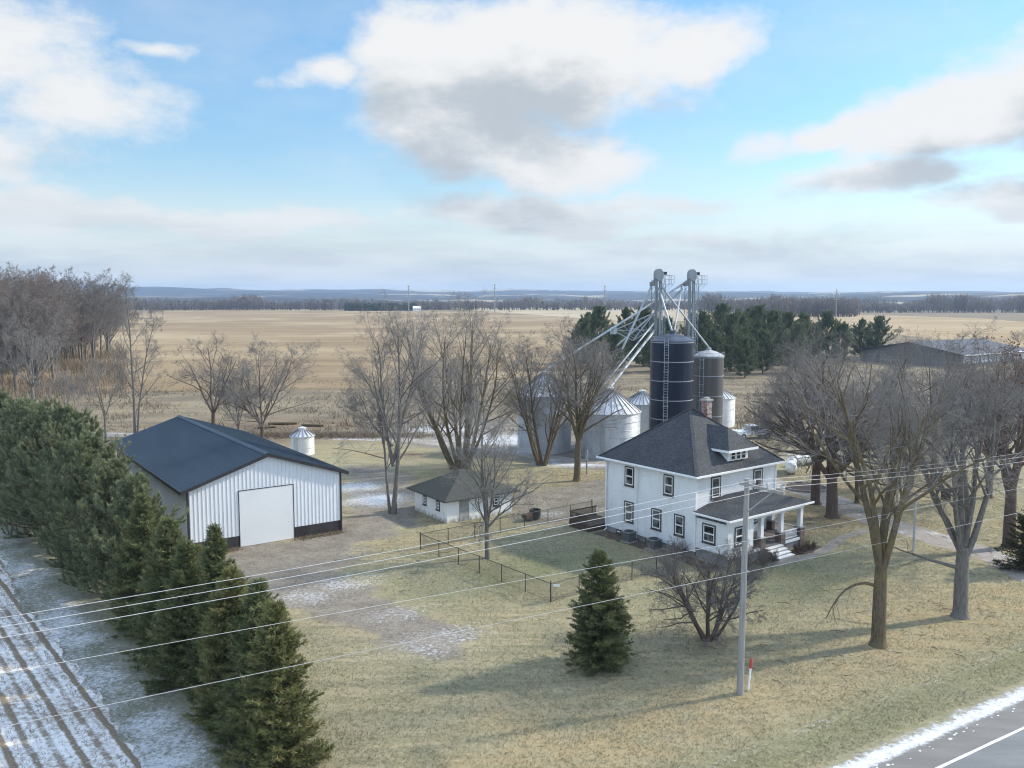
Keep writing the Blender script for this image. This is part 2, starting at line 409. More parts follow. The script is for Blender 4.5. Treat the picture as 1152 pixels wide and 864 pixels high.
def ground_mat():
    m, t, b = nt('winter_ground'); p = wpos(t)
    fine = noise(t, p, 2.6, 8, .78); mid = noise(t, p, .55, 5, .6); big = noise(t, p, .12, 4, .6)
    along = noise(t, stretch(t, p, -ROAD_A, (.22, 1.5, 1)), 1.0, 5, .65)
    grass = mixc(t, sstep(t, mid, .35, .68), (.280, .256, .158), (.216, .203, .128))
    grass = mixc(t, math_(t, 'MULTIPLY', sstep(t, along, .42, .60), .85), grass, (.35, .305, .195))
    gr = math_(t, 'MULTIPLY', attr(t, 'green'), sstep(t, math_(t, 'ADD', along, math_(t, 'MULTIPLY', mid, .6)), .48, .85))
    grass = mixc(t, gr, grass, (.165, .180, .094))
    go = math_(t, 'MULTIPLY', attr(t, 'golden'), sstep(t, math_(t, 'ADD', mid, math_(t, 'MULTIPLY', along, .5)), .5, .95))
    grass = mixc(t, go, grass, (.365, .28, .155))
    grass = mixc(t, math_(t, 'MULTIPLY', sstep(t, big, .5, .7), .35), grass, (.215, .20, .165))
    past = mixc(t, sstep(t, noise(t, stretch(t, p, 0, (.4, 1, 1)), .22, 8, .75), .36, .62), (.265, .215, .145), (.150, .124, .094))
    past = mixc(t, sstep(t, noise(t, stretch(t, p, .1, (.3, 1.2, 1)), .045, 6, .65), .48, .66), past, (.27, .225, .15))
    grass = mixc(t, attr(t, 'pasture'), grass, past)
    grass = mixc(t, math_(t, 'MULTIPLY', attr(t, 'frost'), .85), grass, mixc(t, sstep(t, mid, .35, .65), (.185, .195, .150), (.25, .25, .225)))
    lv = math_(t, 'MULTIPLY', attr(t, 'leaves'), sstep(t, math_(t, 'ADD', mid, math_(t, 'MULTIPLY', fine, .7)), .62, 1.0))
    grass = mixc(t, lv, grass, (.15, .088, .06))
    dcol = mixc(t, sstep(t, mid, .35, .7), (.245, .220, .188), (.175, .152, .128))
    dd = sstep(t, math_(t, 'ADD', attr(t, 'dirt'), math_(t, 'MULTIPLY', math_(t, 'SUBTRACT', mid, .5), .9)), .3, .75)
    c = mixc(t, dd, grass, dcol)
    c = mixc(t, math_(t, 'MULTIPLY', sstep(t, fine, .48, .68), .72), c, (.075, .068, .045))
    c = mixc(t, math_(t, 'MULTIPLY', sstep(t, noise(t, p, 5.5, 5, .85), .50, .68), .55), c, (.50, .46, .34))
    sn = math_(t, 'ADD', attr(t, 'snow'), math_(t, 'MULTIPLY', math_(t, 'SUBTRACT', noise(t, p, 4.2, 7, .82), .5), 2.2))
    sn = math_(t, 'ADD', sn, math_(t, 'MULTIPLY', math_(t, 'SUBTRACT', mid, .5), .7))
    sn = math_(t, 'MULTIPLY', sstep(t, sn, .40, .95), sstep(t, attr(t, 'snow'), .02, .25))
    c = mixc(t, math_(t, 'MULTIPLY', sn, .82), c, (.66, .69, .73))
    # far country: woods and pale fields
    sep = N(t, 'ShaderNodeSeparateXYZ'); L(t, p, sep.inputs[0])
    far = sstep(t, sep.outputs[1], 1150, 1350)
    fn = noise(t, stretch(t, p, .2, (.5, 1, .001)), .0021, 5, .55)
    wood = mixc(t, sstep(t, noise(t, p, .03, 4, .7), .35, .65), (.058, .052, .047), (.026, .027, .029))
    fc = mixc(t, sstep(t, fn, .545, .575), wood, (.36, .30, .2))
    c = mixc(t, far, c, fc)
    L(t, c, b.inputs['Base Color']); b.inputs['Roughness'].default_value = 1; b.inputs['Specular IOR Level'].default_value = .05
    bump(t, b, fine, .8, .08)
    return m
g = mesh_obj('ground', gm, ground_mat()); tag(g, kind='structure')

def sheet(name, pts, z, mat, jag=0., step=1.0, seed=1, kind='structure', thick=0.):
    rng = random.Random(seed); out = []
    n = len(pts)
    for i in range(n):
        a = np.array(pts[i], float); b = np.array(pts[(i + 1) % n], float); l = np.linalg.norm(b - a); k = max(1, int(l / step))
        nrm = np.array([-(b - a)[1], (b - a)[0]]) / max(l, 1e-6); w = 0.
        for j in range(k):
            w = w * .6 + rng.uniform(-jag, jag)
            q = a + (b - a) * j / k + nrm * w; out.append((q[0], q[1]))
    bm = bmesh.new(); vs = [bm.verts.new((x, y, z)) for x, y in out]
    f = bm.faces.new(vs); bmesh.ops.triangulate(bm, faces=[f]); bmesh.ops.recalc_face_normals(bm, faces=bm.faces)
    if bm.faces[:] and sum(f.normal.z for f in bm.faces) < 0: bmesh.ops.reverse_faces(bm, faces=bm.faces)
    me = bpy.data.meshes.new(name); bm.to_mesh(me); bm.free()
    o = mesh_obj(name, me, mat); tag(o, kind=kind)
    if thick:
        md = o.modifiers.new('solid', 'SOLIDIFY'); md.thickness = thick; md.offset = 1
    return o

# far fields
def field_mat(name, c1, c2, c3, rot, sc=(.05, 1, 1), scale=.06):
    m, t, b = nt(name); p = wpos(t)
    n1 = noise(t, stretch(t, p, rot, sc), scale, 6, .7); n2 = noise(t, p, .009, 5, .65); n3 = noise(t, p, .9, 4, .7)
    c = mixc(t, sstep(t, n1, .38, .62), c1, c2); c = mixc(t, sstep(t, n2, .42, .66), c, c3)
    c = mixc(t, math_(t, 'MULTIPLY', sstep(t, n3, .5, .72), .35), c, tuple(x * .5 for x in c2))
    L(t, c, b.inputs['Base Color']); b.inputs['Roughness'].default_value = 1; b.inputs['Specular IOR Level'].default_value = .05
    return m
stub = field_mat('golden_stubble', (.30, .222, .134), (.21, .157, .10), (.385, .305, .195), .12)
pale = field_mat('pale_stubble', (.42, .35, .235), (.36, .295, .195), (.46, .39, .28), .05)
P = lambda *pp: [gnd(*p) for p in pp]
sheet('stubble_field', P((-260, 352), (180, 348.5), (350, 348), (530, 349.5), (700, 362), (720, 395), (640, 424), (480, 436), (300, 440), (60, 442), (-200, 430)), .05, stub, 1.2, 6, 3)
sheet('pale_field', P((500, 346.2), (640, 345.5), (790, 346.5), (790, 361), (705, 362), (532, 349.3)), .09, pale, 1.5, 12, 4)
sheet('far_right_field', P((795, 353), (860, 352.5), (1000, 355), (1100, 358), (1152, 362), (1330, 370), (1330, 402), (1152, 391), (985, 374), (795, 368)), .05, field_mat('tan_stubble', (.38, .285, .17), (.29, .215, .125), (.41, .32, .205), -.15), 1.2, 6, 5)

# crop field at the lower left, rows run along the evergreen row
def crop_mat():
    m, t, b = nt('snowy_crop_rows'); p = wpos(t)
    mp = N(t, 'ShaderNodeMapping'); L(t, p, mp.inputs[0]); mp.vector_type = 'POINT'; mp.inputs['Rotation'].default_value = (0, 0, -(ROW_A))
    mp.inputs['Location'].default_value = (0, 0, 0)
    sep = N(t, 'ShaderNodeSeparateXYZ'); L(t, mp.outputs[0], sep.inputs[0])
    wob = math_(t, 'MULTIPLY', math_(t, 'SUBTRACT', noise(t, p, .8, 4), .5), .22)
    u = math_(t, 'ADD', sep.outputs[1], wob)
    uc = math_(t, 'MULTIPLY', u, 1 / .78); cell = math_(t, 'FLOOR', uc)
    wn_ = N(t, 'ShaderNodeTexWhiteNoise', noise_dimensions='1D'); L(t, cell, wn_.inputs['W'])
    row = sstep(t, math_(t, 'ABSOLUTE', math_(t, 'SUBTRACT', math_(t, 'FRACT', uc), .5)), .26, .06)
    fine = noise(t, p, 3.6, 8, .82); mid = noise(t, p, .35, 5, .6)
    vis = math_(t, 'MULTIPLY', row, math_(t, 'ADD', .48, math_(t, 'MULTIPLY', sstep(t, wn_.outputs['Value'], .1, .9), .66)))
    sc = math_(t, 'MULTIPLY', vis, -.50)
    sc = math_(t, 'ADD', sc, math_(t, 'MULTIPLY', math_(t, 'SUBTRACT', fine, .5), 2.4))
    sc = math_(t, 'ADD', sc, math_(t, 'MULTIPLY', math_(t, 'SUBTRACT', mid, .5), 1.1))
    soil = mixc(t, sstep(t, fine, .3, .6), (.30, .235, .16), (.18, .14, .10))
    soil = mixc(t, sstep(t, noise(t, p, 9, 3, .8), .5, .7), soil, (.36, .30, .22))
    c = mixc(t, sstep(t, sc, -.42, .22), soil, (.80, .79, .78))
    L(t, c, b.inputs['Base Color']); b.inputs['Roughness'].default_value = .95; b.inputs['Specular IOR Level'].default_value = .1
    bump(t, b, math_(t, 'ADD', row, fine), .7, .06); return m
a0 = EDGE0 - wu * 30 - wn * 3.2; a1 = EDGE0 + wu * 75 - wn * 1.2
sheet('crop_field', [a0, a1, a1 - wn * 60, a0 - wn * 60], .004, crop_mat(), .35, .7, 6)

# the road with its shoulder, paint and the strip of snow
def asph(name, c1, c2):
    m, t, b = nt(name); p = wpos(t)
    n1 = noise(t, stretch(t, p, -ROAD_A, (.25, 1.6, 1)), .8, 6, .65); n2 = noise(t, p, 9, 4, .8)
    c = mixc(t, sstep(t, n1, .38, .65), c1, c2); c = mixc(t, math_(t, 'MULTIPLY', sstep(t, n2, .5, .72), .35), c, tuple(x * .45 for x in c1))
    L(t, c, b.inputs['Base Color']); b.inputs['Roughness'].default_value = .85; bump(t, b, n2, .3, .02); return m
def strip(d0, d1, s0=-60, s1=110): return [RL0 + ru * s0 + rn * d0, RL0 + ru * s1 + rn * d0, RL0 + ru * s1 + rn * d1, RL0 + ru * s0 + rn * d1]
sheet('road', strip(-7.6, .0), .012, asph('worn_asphalt', (.150, .158, .164), (.190, .198, .204)), 0, 200)
sheet('road_shoulder', strip(.0, 1.75), .008, asph('shoulder_asphalt', (.155, .152, .145), (.195, .19, .18)), .0, 200)
def paint(name, col):
    m, t, b = nt(name); p = wpos(t)
    c = mixc(t, sstep(t, noise(t, p, 6, 6, .75), .55, .75), col, (.3, .3, .3)); L(t, c, b.inputs['Base Color']); b.inputs['Roughness'].default_value = .7; return m
sheet('road_edge_line', strip(-.07, .07), .016, paint('white_line', (.80, .80, .79)), .006, .4, 8)
sheet('road_far_line', strip(-7.3, -7.16), .016, bpy.data.materials['white_line'], .006, .4, 9)
sheet('road_centre_line', strip(-3.72, -3.6), .016, paint('yellow_line', (.65, .42, .06)), .006, .4, 9)
def snow_mat():
    m, t, b = nt('old_snow'); p = wpos(t)
    n1 = noise(t, p, 4, 7, .75); c = mixc(t, sstep(t, n1, .48, .72), (.82, .84, .87), (.60, .60, .60)); L(t, c, b.inputs['Base Color'])
    b.inputs['Roughness'].default_value = .8; bump(t, b, n1, .8, .06); return m
SNOW = snow_mat()
def strip_mat():
    m, t, b = nt('roadside_snow'); p = wpos(t)
    v = N(t, 'ShaderNodeVectorMath', operation='SUBTRACT'); L(t, p, v.inputs[0]); v.inputs[1].default_value = (RL0[0], RL0[1], 0)
    dt = N(t, 'ShaderNodeVectorMath', operation='DOT_PRODUCT'); L(t, v.outputs[0], dt.inputs[0]); dt.inputs[1].default_value = (rn[0], rn[1], 0)
    rd_ = dt.outputs['Value']
    n1 = noise(t, p, 3.0, 8, .8); n2 = noise(t, p, .5, 4)
    inn = math_(t, 'MULTIPLY', math_(t, 'SUBTRACT', rd_, 1.28), 2.2); out = math_(t, 'MULTIPLY', math_(t, 'SUBTRACT', 2.62, rd_), 1.0)
    e_ = math_(t, 'ADD', math_(t, 'MINIMUM', inn, out), math_(t, 'MULTIPLY', math_(t, 'SUBTRACT', n1, .5), 2.0)); e_ = math_(t, 'ADD', e_, math_(t, 'MULTIPLY', math_(t, 'SUBTRACT', n2, .5), .6))
    c = mixc(t, sstep(t, noise(t, p, 2, 6, .75), .45, .72), (.66, .68, .71), (.42, .41, .40)); L(t, c, b.inputs['Base Color']); b.inputs['Roughness'].default_value = .85
    L(t, math_(t, 'MULTIPLY', sstep(t, e_, .12, .75), .95), b.inputs['Alpha']); bump(t, b, n1, .8, .05); return m
sheet('snow_strip', strip(.9, 3.3, -40, 80), .02, strip_mat(), 0, 50, 10)
sn = MB(); rng = random.Random(5)
for i in range(60):                    # broken crumbs of snow along the plough's edge
    s_ = rng.uniform(-12, 30); d_ = 1.32 - abs(rng.gauss(0, .2)); r_ = rng.uniform(.02, .06) * (1.2 if d_ > .9 else .6)
    if d_ < .25: continue
    c_ = RL0 + ru * s_ + rn * d_; k = 6; a_ = [rng.uniform(.6, 1.3) for _ in range(k)]
    ring = [(c_[0] + r_ * a_[j] * (1.6 * math.cos(j * PI / 3) * ru[0] - math.sin(j * PI / 3) * ru[1]), c_[1] + r_ * a_[j] * (1.6 * math.cos(j * PI / 3) * ru[1] + math.sin(j * PI / 3) * ru[0]), .014) for j in range(k)]
    sn.add(ring + [(c_[0], c_[1], .014 + r_ * .6)], [(j, (j + 1) % k, k) for j in range(k)])
tag(sn.build('snow_crumbs', SNOW), kind='stuff')

# driveway: from the road, behind the house, to the bins and behind the shed
def drive_mat():
    m, t, b = nt('snowy_gravel_track'); p = wpos(t)
    n1 = noise(t, p, .5, 5, .65); n2 = noise(t, p, 2.2, 7, .8)
    c = mixc(t, sstep(t, n2, .4, .65), (.30, .27, .24), (.22, .195, .17))
    c = mixc(t, sstep(t, math_(t, 'ADD', n1, math_(t, 'MULTIPLY', n2, .6)), .80, 1.1), c, (.66, .67, .69))
    L(t, c, b.inputs['Base Color']); b.inputs['Roughness'].default_value = .95; bump(t, b, n2, .5, .05); return m
DRV = drive_mat()
def ribbon(name, pts, w, z, mat, jag=.15, seed=2):
    pts = [np.array(p) for p in pts]; l = []; r = []
    for i, p in enumerate(pts):
        d = pts[min(i + 1, len(pts) - 1)] - pts[max(i - 1, 0)]; d = d / np.linalg.norm(d); n_ = np.array([-d[1], d[0]])
        l.append(p + n_ * w / 2); r.append(p - n_ * w / 2)
    return sheet(name, l + r[::-1], z, mat, jag, .8, seed)
ribbon('driveway', [gnd(1350, 742), gnd(1240, 680), gnd(1130, 631), gnd(1075, 612), gnd(1030, 599), gnd(985, 585), gnd(930, 560), gnd(860, 540), gnd(770, 528), gnd(700, 520), gnd(640, 519), gnd(560, 505), gnd(470, 496), gnd(400, 493), gnd(300, 490), gnd(140, 489), gnd(-120, 487)], 3.2, .006, DRV, .25)
def walk_mat():
    return simple('walk_concrete', (.27, .255, .235), (.20, .185, .165), .9, 0, 1.2, speck=.3)
ribbon('garden_path', [gnd(866, 637), gnd(890, 630), gnd(915, 624), gnd(932, 617), gnd(945, 606), gnd(975, 596)], .85, .01, walk_mat(), .03, 3)

# ---------------------------------------------------------------- farmhouse
HX, HY, HA, HW, HD, HZ, OV, AP = 13.347, 62.129, .6515, 9.39, 9.35, 6.07, .5, 4.04
H = thing('farmhouse', 'white two storey farmhouse with dark hipped shingle roof and front porch', 'house', (HX, HY, 0), HA)
m = MB(); m.box(0, HW, 0, HD, .42, HZ); m.build('wall', M['siding'], H)
m = MB(); m.box(.04, HW - .04, .04, HD - .04, -.3, .42); m.build('foundation', M['foundation'], H)
m = MB()                                                     # corner boards
for a, b in ((0, 0), (HW, 0), (0, HD), (HW, HD)):
    m = MB(); m.box(a - .07, a + .07, b - .07, b + .07, .44, HZ - .2); m.build('corner_board', M['white'], H)
sl = AP / (HD / 2 + OV); RT = .14
def hip(m, x0, x1, y0, y1, z, apex_z, rx0, rx1, ry, t=.14):   # hipped roof shell with a fascia edge of height t
    v = [(x0, y0, z), (x1, y0, z), (x1, y1, z), (x0, y1, z), (x0, y0, z + t), (x1, y0, z + t), (x1, y1, z + t), (x0, y1, z + t), (rx0, ry, apex_z), (rx1, ry, apex_z)]
    m.add(v, [(0, 3, 2, 1), (0, 1, 5, 4), (1, 2, 6, 5), (2, 3, 7, 6), (3, 0, 4, 7), (4, 5, 9, 8), (5, 6, 9), (6, 7, 8, 9), (7, 4, 8)])
m = MB(); hip(m, -OV, HW + OV, -OV, HD + OV, HZ, HZ + AP, HW / 2 - .15, HW / 2 + .15, HD / 2, .06)
roof = m.build('roof', M['shingle'], H)
m = MB(); hips = [(-OV, -OV), (HW + OV, -OV), (HW + OV, HD + OV), (-OV, HD + OV)]
for x, y in hips: m.bar((x, y, HZ + .075), (HW / 2 + (.15 if x > 1 else -.15), HD / 2, HZ + AP + .02), .24, .035)
m.build('hip_cap', M['shingle'], roof)
m = MB()                                                     # soffit and white gutters
m.box(-OV + .06, HW + OV - .06, -OV + .06, HD + OV - .06, HZ - .09, HZ - .004); m.build('soffit', M['white'], H)
g_ = .11
m = MB()
m.box(-OV - g_, HW + OV + g_, -OV - g_, -OV - .004, HZ - .07, HZ + .06); m.box(-OV - g_, -OV - .004, -OV, HD + OV, HZ - .07, HZ + .06)
m.box(HW + OV + .004, HW + OV + g_, -OV, HD + OV, HZ - .07, HZ + .06); m.box(-OV - g_, HW + OV + g_, HD + OV + .004, HD + OV + g_, HZ - .07, HZ + .06)
m.build('gutter', M['white'], H)
for (x, y, dx, dy) in ((0, 5.78, -1, 0), (0, 9.2, -1, 0), (.22, 0, 0, -1)):
    m = MB(); z0 = .25 if dx else 3.9
    m.tube([(x + dx * OV, y + dy * OV, HZ - .06), (x + dx * .12, y + dy * .12, HZ - .45), (x + dx * .12, y + dy * .12, z0), (x + dx * (.12 + .25 * (z0 < 1)), y + dy * .12, z0 - .12)], .045, 6); m.build('downspout', M['white'], H)
# chimney on the roof
m = MB(); m.box(5.5, 6.1, 3.75, 4.35, 8.6, 10.75); ch = m.build('chimney', M['brick'], roof)
m = MB(); m.box(5.43, 6.17, 3.68, 4.42, 10.752, 10.88); m.box(5.62, 5.98, 3.87, 4.23, 10.882, 11.02); m.build('chimney_cap', M['concrete'], roof)

def window(parent, face, u0, u1, z0, z1, off=0., cols=1, rail=True, wide=False):
    """dark casing, white double-hung sash and dark glass; face: 'L' (x=0 looking -x), 'F' (y=0 looking -y), 'R', 'B'"""
    def T(u, z, d):
        if face == 'L': return (off - d, u, z)
        if face == 'R': return (off + d, u, z)
        if face == 'F': return (u, off - d, z)
        return (u, off + d, z)
    def blk(mb, a0, a1, c0, c1, d0, d1):
        p = [T(a, c, d) for a in (a0, a1) for c in (c0, c1) for d in (d0, d1)]
        x = [q[0] for q in p]; y = [q[1] for q in p]; z = [q[2] for q in p]
        mb.box(min(x), max(x), min(y), max(y), min(z), max(z))
    def ring(mb, a0, a1, c0, c1, w, d0, d1, sill=0):
        blk(mb, a0, a0 + w, c0, c1, d0, d1); blk(mb, a1 - w, a1, c0, c1, d0, d1)
        blk(mb, a0 + w, a1 - w, c1 - w, c1, d0, d1); blk(mb, a0 + w, a1 - w, c0, c0 + w + sill, d0, d1)
    mb = MB(); ring(mb, u0, u1, z0, z1, .09, .0, .06); blk(mb, u0 - .04, u1 + .04, z0 - .06, z0 - .002, 0, .1)
    fr = mb.build('window', M['dark_frame'], parent)
    a0, a1, c0, c1 = u0 + .092, u1 - .092, z0 + .092, z1 - .092
    mb = MB(); ring(mb, a0, a1, c0, c1, .075, .0, .045)
    if rail: blk(mb, a0 + .077, a1 - .077, (c0 + c1) / 2 - .05, (c0 + c1) / 2 + .05, 0, .05)
    for i in range(1, cols): blk(mb, a0 + (a1 - a0) * i / cols - .04, a0 + (a1 - a0) * i / cols + .04, c0 + .077, c1 - .077, 0, .047)
    mb.build('sash', M['sash'], fr)
    mb = MB(); blk(mb, a0 + .078, a1 - .078, c0 + .078, c1 - .078, -.01, .015); mb.build('pane', M['glass'], fr)
    return fr
for u0, u1, z0, z1 in ((6.25, 7.25, 4.15, 5.7), (2.12, 3.12, 4.15, 5.72), (6.25, 7.27, 1.25, 2.9), (3.3, 4.33, 1.28, 2.9), (1.0, 2.0, 1.3, 2.9)):
    window(H, 'L', u0, u1, z0, z1)
for u0, u1 in ((1.65, 2.73), (6.6, 7.72)): window(H, 'F', u0, u1, 4.1, 5.75)
for u0 in (1.5, 6.3): window(H, 'R', u0, u0 + 1, 4.15, 5.7, HW); window(H, 'R', u0, u0 + 1, 1.3, 2.9, HW)
for u0 in (1.5, 6.9): window(H, 'B', u0, u0 + 1, 4.15, 5.7, HD); window(H, 'B', u0, u0 + 1, 1.3, 2.9, HD)
for u0 in (3.62, 4.4, 7.6): window(H, 'L', u0, u0 + .55, .08, .38, .04, rail=False)
# dormer: hipped, three windows, white cheeks
D = H
m = MB(); zf = lambda y: HZ + .06 + sl * (y + OV)
yb = (7.5 - HZ) / sl - OV
m.prism([(3.75, .2, 6.5), (3.75, .2, 7.5), (3.75, yb + .3, 7.5), (3.75, yb + .1, 7.2)], (2.4, 0, 0)); m.build('dormer_wall', M['white'], D)
m = MB(); ex0, ex1, ey, ez, rz_, ra = 3.25, 6.65, -.3, 7.5, 9.05, 4.95
yr = (rz_ - HZ) / sl - OV + .1; ye = (ez - HZ) / sl - OV + .1
v = [(ex0, ey, ez), (ex1, ey, ez), (ex1, ye, ez), (ex0, ye, ez), (ex0, ey, ez + .08), (ex1, ey, ez + .08), (ex1, ye + .05, ez + .08), (ex0, ye + .05, ez + .08), (ra, 1.25, rz_), (ra, yr, rz_)]
m.add(v, [(0, 3, 2, 1), (0, 1, 5, 4), (1, 2, 6, 5), (3, 0, 4, 7), (4, 5, 8), (5, 6, 9, 8), (7, 4, 8, 9), (2, 3, 7, 9, 6)]); m.build('dormer_roof', M['shingle'], D)
m = MB(); m.box(ex0 - .04, ex1 + .04, ey - .06, ey - .004, ez - .1, ez + .07); m.box(ex0 - .06, ex0 - .004, ey, ye - .1, ez - .1, ez + .07); m.box(ex1 + .004, ex1 + .06, ey, ye - .1, ez - .1, ez + .07); m.build('dormer_fascia', M['white'], D)
for k in range(3):
    u0 = 4.02 + k * .62; mb = MB()
    mb.box(u0, u0 + .56, .13, .2, 6.68, 7.42); f_ = mb.build('dormer_window', M['sash'], D)
    mb = MB(); mb.box(u0 + .09, u0 + .47, .115, .128, 6.77, 7.02); mb.box(u0 + .09, u0 + .47, .115, .128, 7.08, 7.34); mb.build('pane', M['glass'], f_)
# porch
PZ, PE, PD = .78, 3.35, 3.0
PO = H
m = MB(); m.box(0, 9.0, -PD, -.012, PZ - .16, PZ); m.build('porch_floor', M['deckfloor'], PO)
m = MB(); m.box(.08, 4.0, -PD + .06, -.05, -.1, PZ - .17); m.box(6.05, 8.9, -PD + .06, -.05, -.1, PZ - .17); m.box(4.0, 6.05, -PD + .3, -.05, -.1, PZ - .17); m.build('porch_base', M['foundation'], PO)
for q0, q1 in ((6.3, 8.9), (0, 4.)):
    m = MB(); m.box(q0, q1, -PD - .05, -PD - .003, PZ - .2, PZ + .02); m.build('porch_skirt_board', M['white'], PO)
m = MB(); e0, e1 = -.3, 9.55
v = [(e0, -PD - .35, PE), (e1, -PD - .35, PE), (e1, -.01, PE), (e0, -.01, PE), (e0, -PD - .35, PE + .12), (e1, -PD - .35, PE + .12), (e1, -.01, PE + .12), (e0, -.01, PE + .12), (3.3, -.01, 4.24), (6.1, -.01, 4.24)]
m.add(v, [(0, 3, 2, 1), (0, 1, 5, 4), (1, 2, 6, 5), (3, 0, 4, 7), (4, 5, 9, 8), (5, 6, 9), (7, 4, 8), (2, 3, 7, 8, 9, 6)]); m.build('porch_roof', M['shingle'], PO)
m = MB(); m.box(e0 - .08, e1 + .08, -PD - .43, -PD - .354, PE - .03, PE + .1); m.box(e0 - .08, e0 - .004, -PD - .35, -.02, PE - .03, PE + .1); m.box(e1 + .004, e1 + .08, -PD - .35, -.02, PE - .03, PE + .1); m.build('porch_gutter', M['white'], PO)
m = MB(); m.box(.05, 8.95, -PD + .02, -PD + .22, PE - .34, PE - .004); m.box(8.75, 8.95, -PD + .222, -.02, PE - .34, PE - .004); m.build('porch_beam', M['white'], PO)
m = MB(); m.box(.06, 2.9, -PD + .05, -.02, PZ + .002, PE - .35); m.box(.02, .24, -PD + .01, -PD + .24, PZ, PE - .36); m.build('porch_room_wall', M['siding'], PO)
window(PO, 'L', -1.85, -.65, 1.35, 2.75, .06); window(PO, 'F', .75, 1.75, 1.35, 2.75, -PD + .05); window(PO, 'R', -2.2, -1.2, 1.35, 2.75, 2.9)
window(H, 'F', 6.45, 7.3, 1.5, 2.75, 0)
mb = MB(); mb.box(4.3, 5.25, -.07, -.003, PZ + .004, 2.95); d_ = mb.build('front_door', M['sash'], H); mb = MB(); mb.box(4.45, 5.1, -.085, -.071, 1.3, 2.75); mb.build('door_glass', M['glass'], d_)
for x, y in ((3.9, -PD + .18), (6.3, -PD + .18), (8.72, -PD + .18), (8.72, -.25)):
    mb = MB(); mb.box(x - .27, x + .27, y - .27, y + .27, -.1, 1.46); pr = mb.build('brick_pier', M['pier'], PO)
    mb = MB(); mb.box(x - .32, x + .32, y - .32, y + .32, 1.462, 1.53); mb.build('pier_cap', M['concrete'], pr)
    mb = MB(); mb.prism([(x - .16, y - .16, 1.532), (x + .16, y - .16, 1.532), (x + .16, y + .16, 1.532), (x - .16, y + .16, 1.532)], (0, 0, 1.42)); mb.box(x - .2, x + .2, y - .2, y + .2, 2.954, 3.005); mb.build('column', M['white'], PO)
def railing(mb, a, b, z0, z1):
    a = np.array(a); b = np.array(b)
    for z in (z0 + .08, z1): mb.bar((*a, z), (*b, z), .09, .07)
    n_ = int(np.linalg.norm(b - a) / .11)
    for i in range(1, n_): q = a + (b - a) * i / n_; mb.box(q[0] - .018, q[0] + .018, q[1] - .018, q[1] + .018, z0 + .115, z1 - .035)
mb = MB(); railing(mb, (6.58, -PD + .18), (8.44, -PD + .18), PZ, PZ + .66); mb.build('railing', M['white'], PO)
mb = MB(); railing(mb, (8.72, -PD + .46), (8.72, -.53), PZ, PZ + .66); mb.build('railing', M['white'], PO)
ST = thing('porch_steps', None, None); ST.parent = H
for k in range(4):
    mb = MB(); y0 = -PD - .05 - .32 * k; z1 = PZ - .16 * k - .10
    mb.box(4.15, 5.95, y0 - .32, y0, -.05, z1 - .045); mb.build('riser', M['concrete'], ST)
    mb = MB(); mb.box(4.1, 6.0, y0 - .34, y0 - .003, z1 - .043, z1); mb.build('tread', M['white'], ST)

# air conditioners, back step, garden ring
def ac(loc, rz, label, open_=False):
    t = thing('air_conditioner', label, 'air conditioner', loc, rz, 'air conditioners beside the farmhouse')
    mb = MB(); mb.box(-.42, .42, -.42, .42, .06, .82); mb.build('casing', M['ac'], t, bevel=.03)
    mb = MB()
    for i in range(9): mb.box(-.43, .43, -.43, -.422, .14 + i * .07, .17 + i * .07); mb.box(-.43, -.422, -.43, .43, .14 + i * .07, .17 + i * .07)
    mb.build('louvre', M['black_rub'], t)
    mb = MB(); mb.lathe([(.36, .822), (.36, .86), (.30, .87), (.05, .85)], 20); mb.build('fan_guard', M['black_rub'], t)
    mb = MB(); mb.box(-.5, .5, -.5, .5, -.05, .058); mb.build('pad', M['concrete'], t); return t
def hloc(a, b, z=0): return (HX + a * math.cos(HA) - b * math.sin(HA), HY + a * math.sin(HA) + b * math.cos(HA), z)
ac(hloc(-.8, 5.95), HA, 'grey air conditioner by the house wall below the narrow downspout')
ac(hloc(-.8, 3.3), HA, 'grey air conditioner by the house wall nearer the front corner and lilac')
t = thing('back_deck', 'low dark wooden deck and railing beyond the rear house corner', 'deck', hloc(0, HD + .3), HA)
mb = MB()
for i in range(16): mb.box(-1.6, 1.6, .1 + i * .15, .235 + i * .15, .45, .5)
mb.build('deck_boards', M['wood_brown'], t)
mb = MB(); mb.box(-1.55, -1.47, .1, 2.5, 0, .448); mb.box(1.47, 1.55, .1, 2.5, 0, .448); mb.box(-1.45, 1.45, .12, .2, 0, .44); mb.build('skirt', M['wood_brown'], t)
mb = MB(); railing(mb, (-1.55, .2), (-1.55, 2.4), .5, 1.3); railing(mb, (-1.55, 2.45), (1.5, 2.45), .5, 1.3); mb.build('railing', M['wood_brown'], t)
cx, cy = gnd(906, 549)
t = thing('flower_bed', 'round mulched flower bed edged with stones behind the porch', 'flower bed', (cx, cy, 0))
mb = MB(); mb.lathe([(1.9, 0), (1.75, .12), (1.0, .2), (.02, .24)], 28); mb.build('mulch', M['mulch'], t)
mb = MB(); rng = random.Random(3)
for i in range(34):
    a = 2 * PI * i / 34; r_ = 2.05 + rng.uniform(-.05, .05); mb.prism([(r_ * math.cos(a) - .17 * math.sin(a) * s1 + .1 * math.cos(a) * s2, r_ * math.sin(a) + .17 * math.cos(a) * s1 + .1 * math.sin(a) * s2, -.02) for s1, s2 in ((-1, -1), (1, -1), (1, 1), (-1, 1))], (0, 0, rng.uniform(.15, .26)))
mb.build('stone_edging', M['stone'], t)
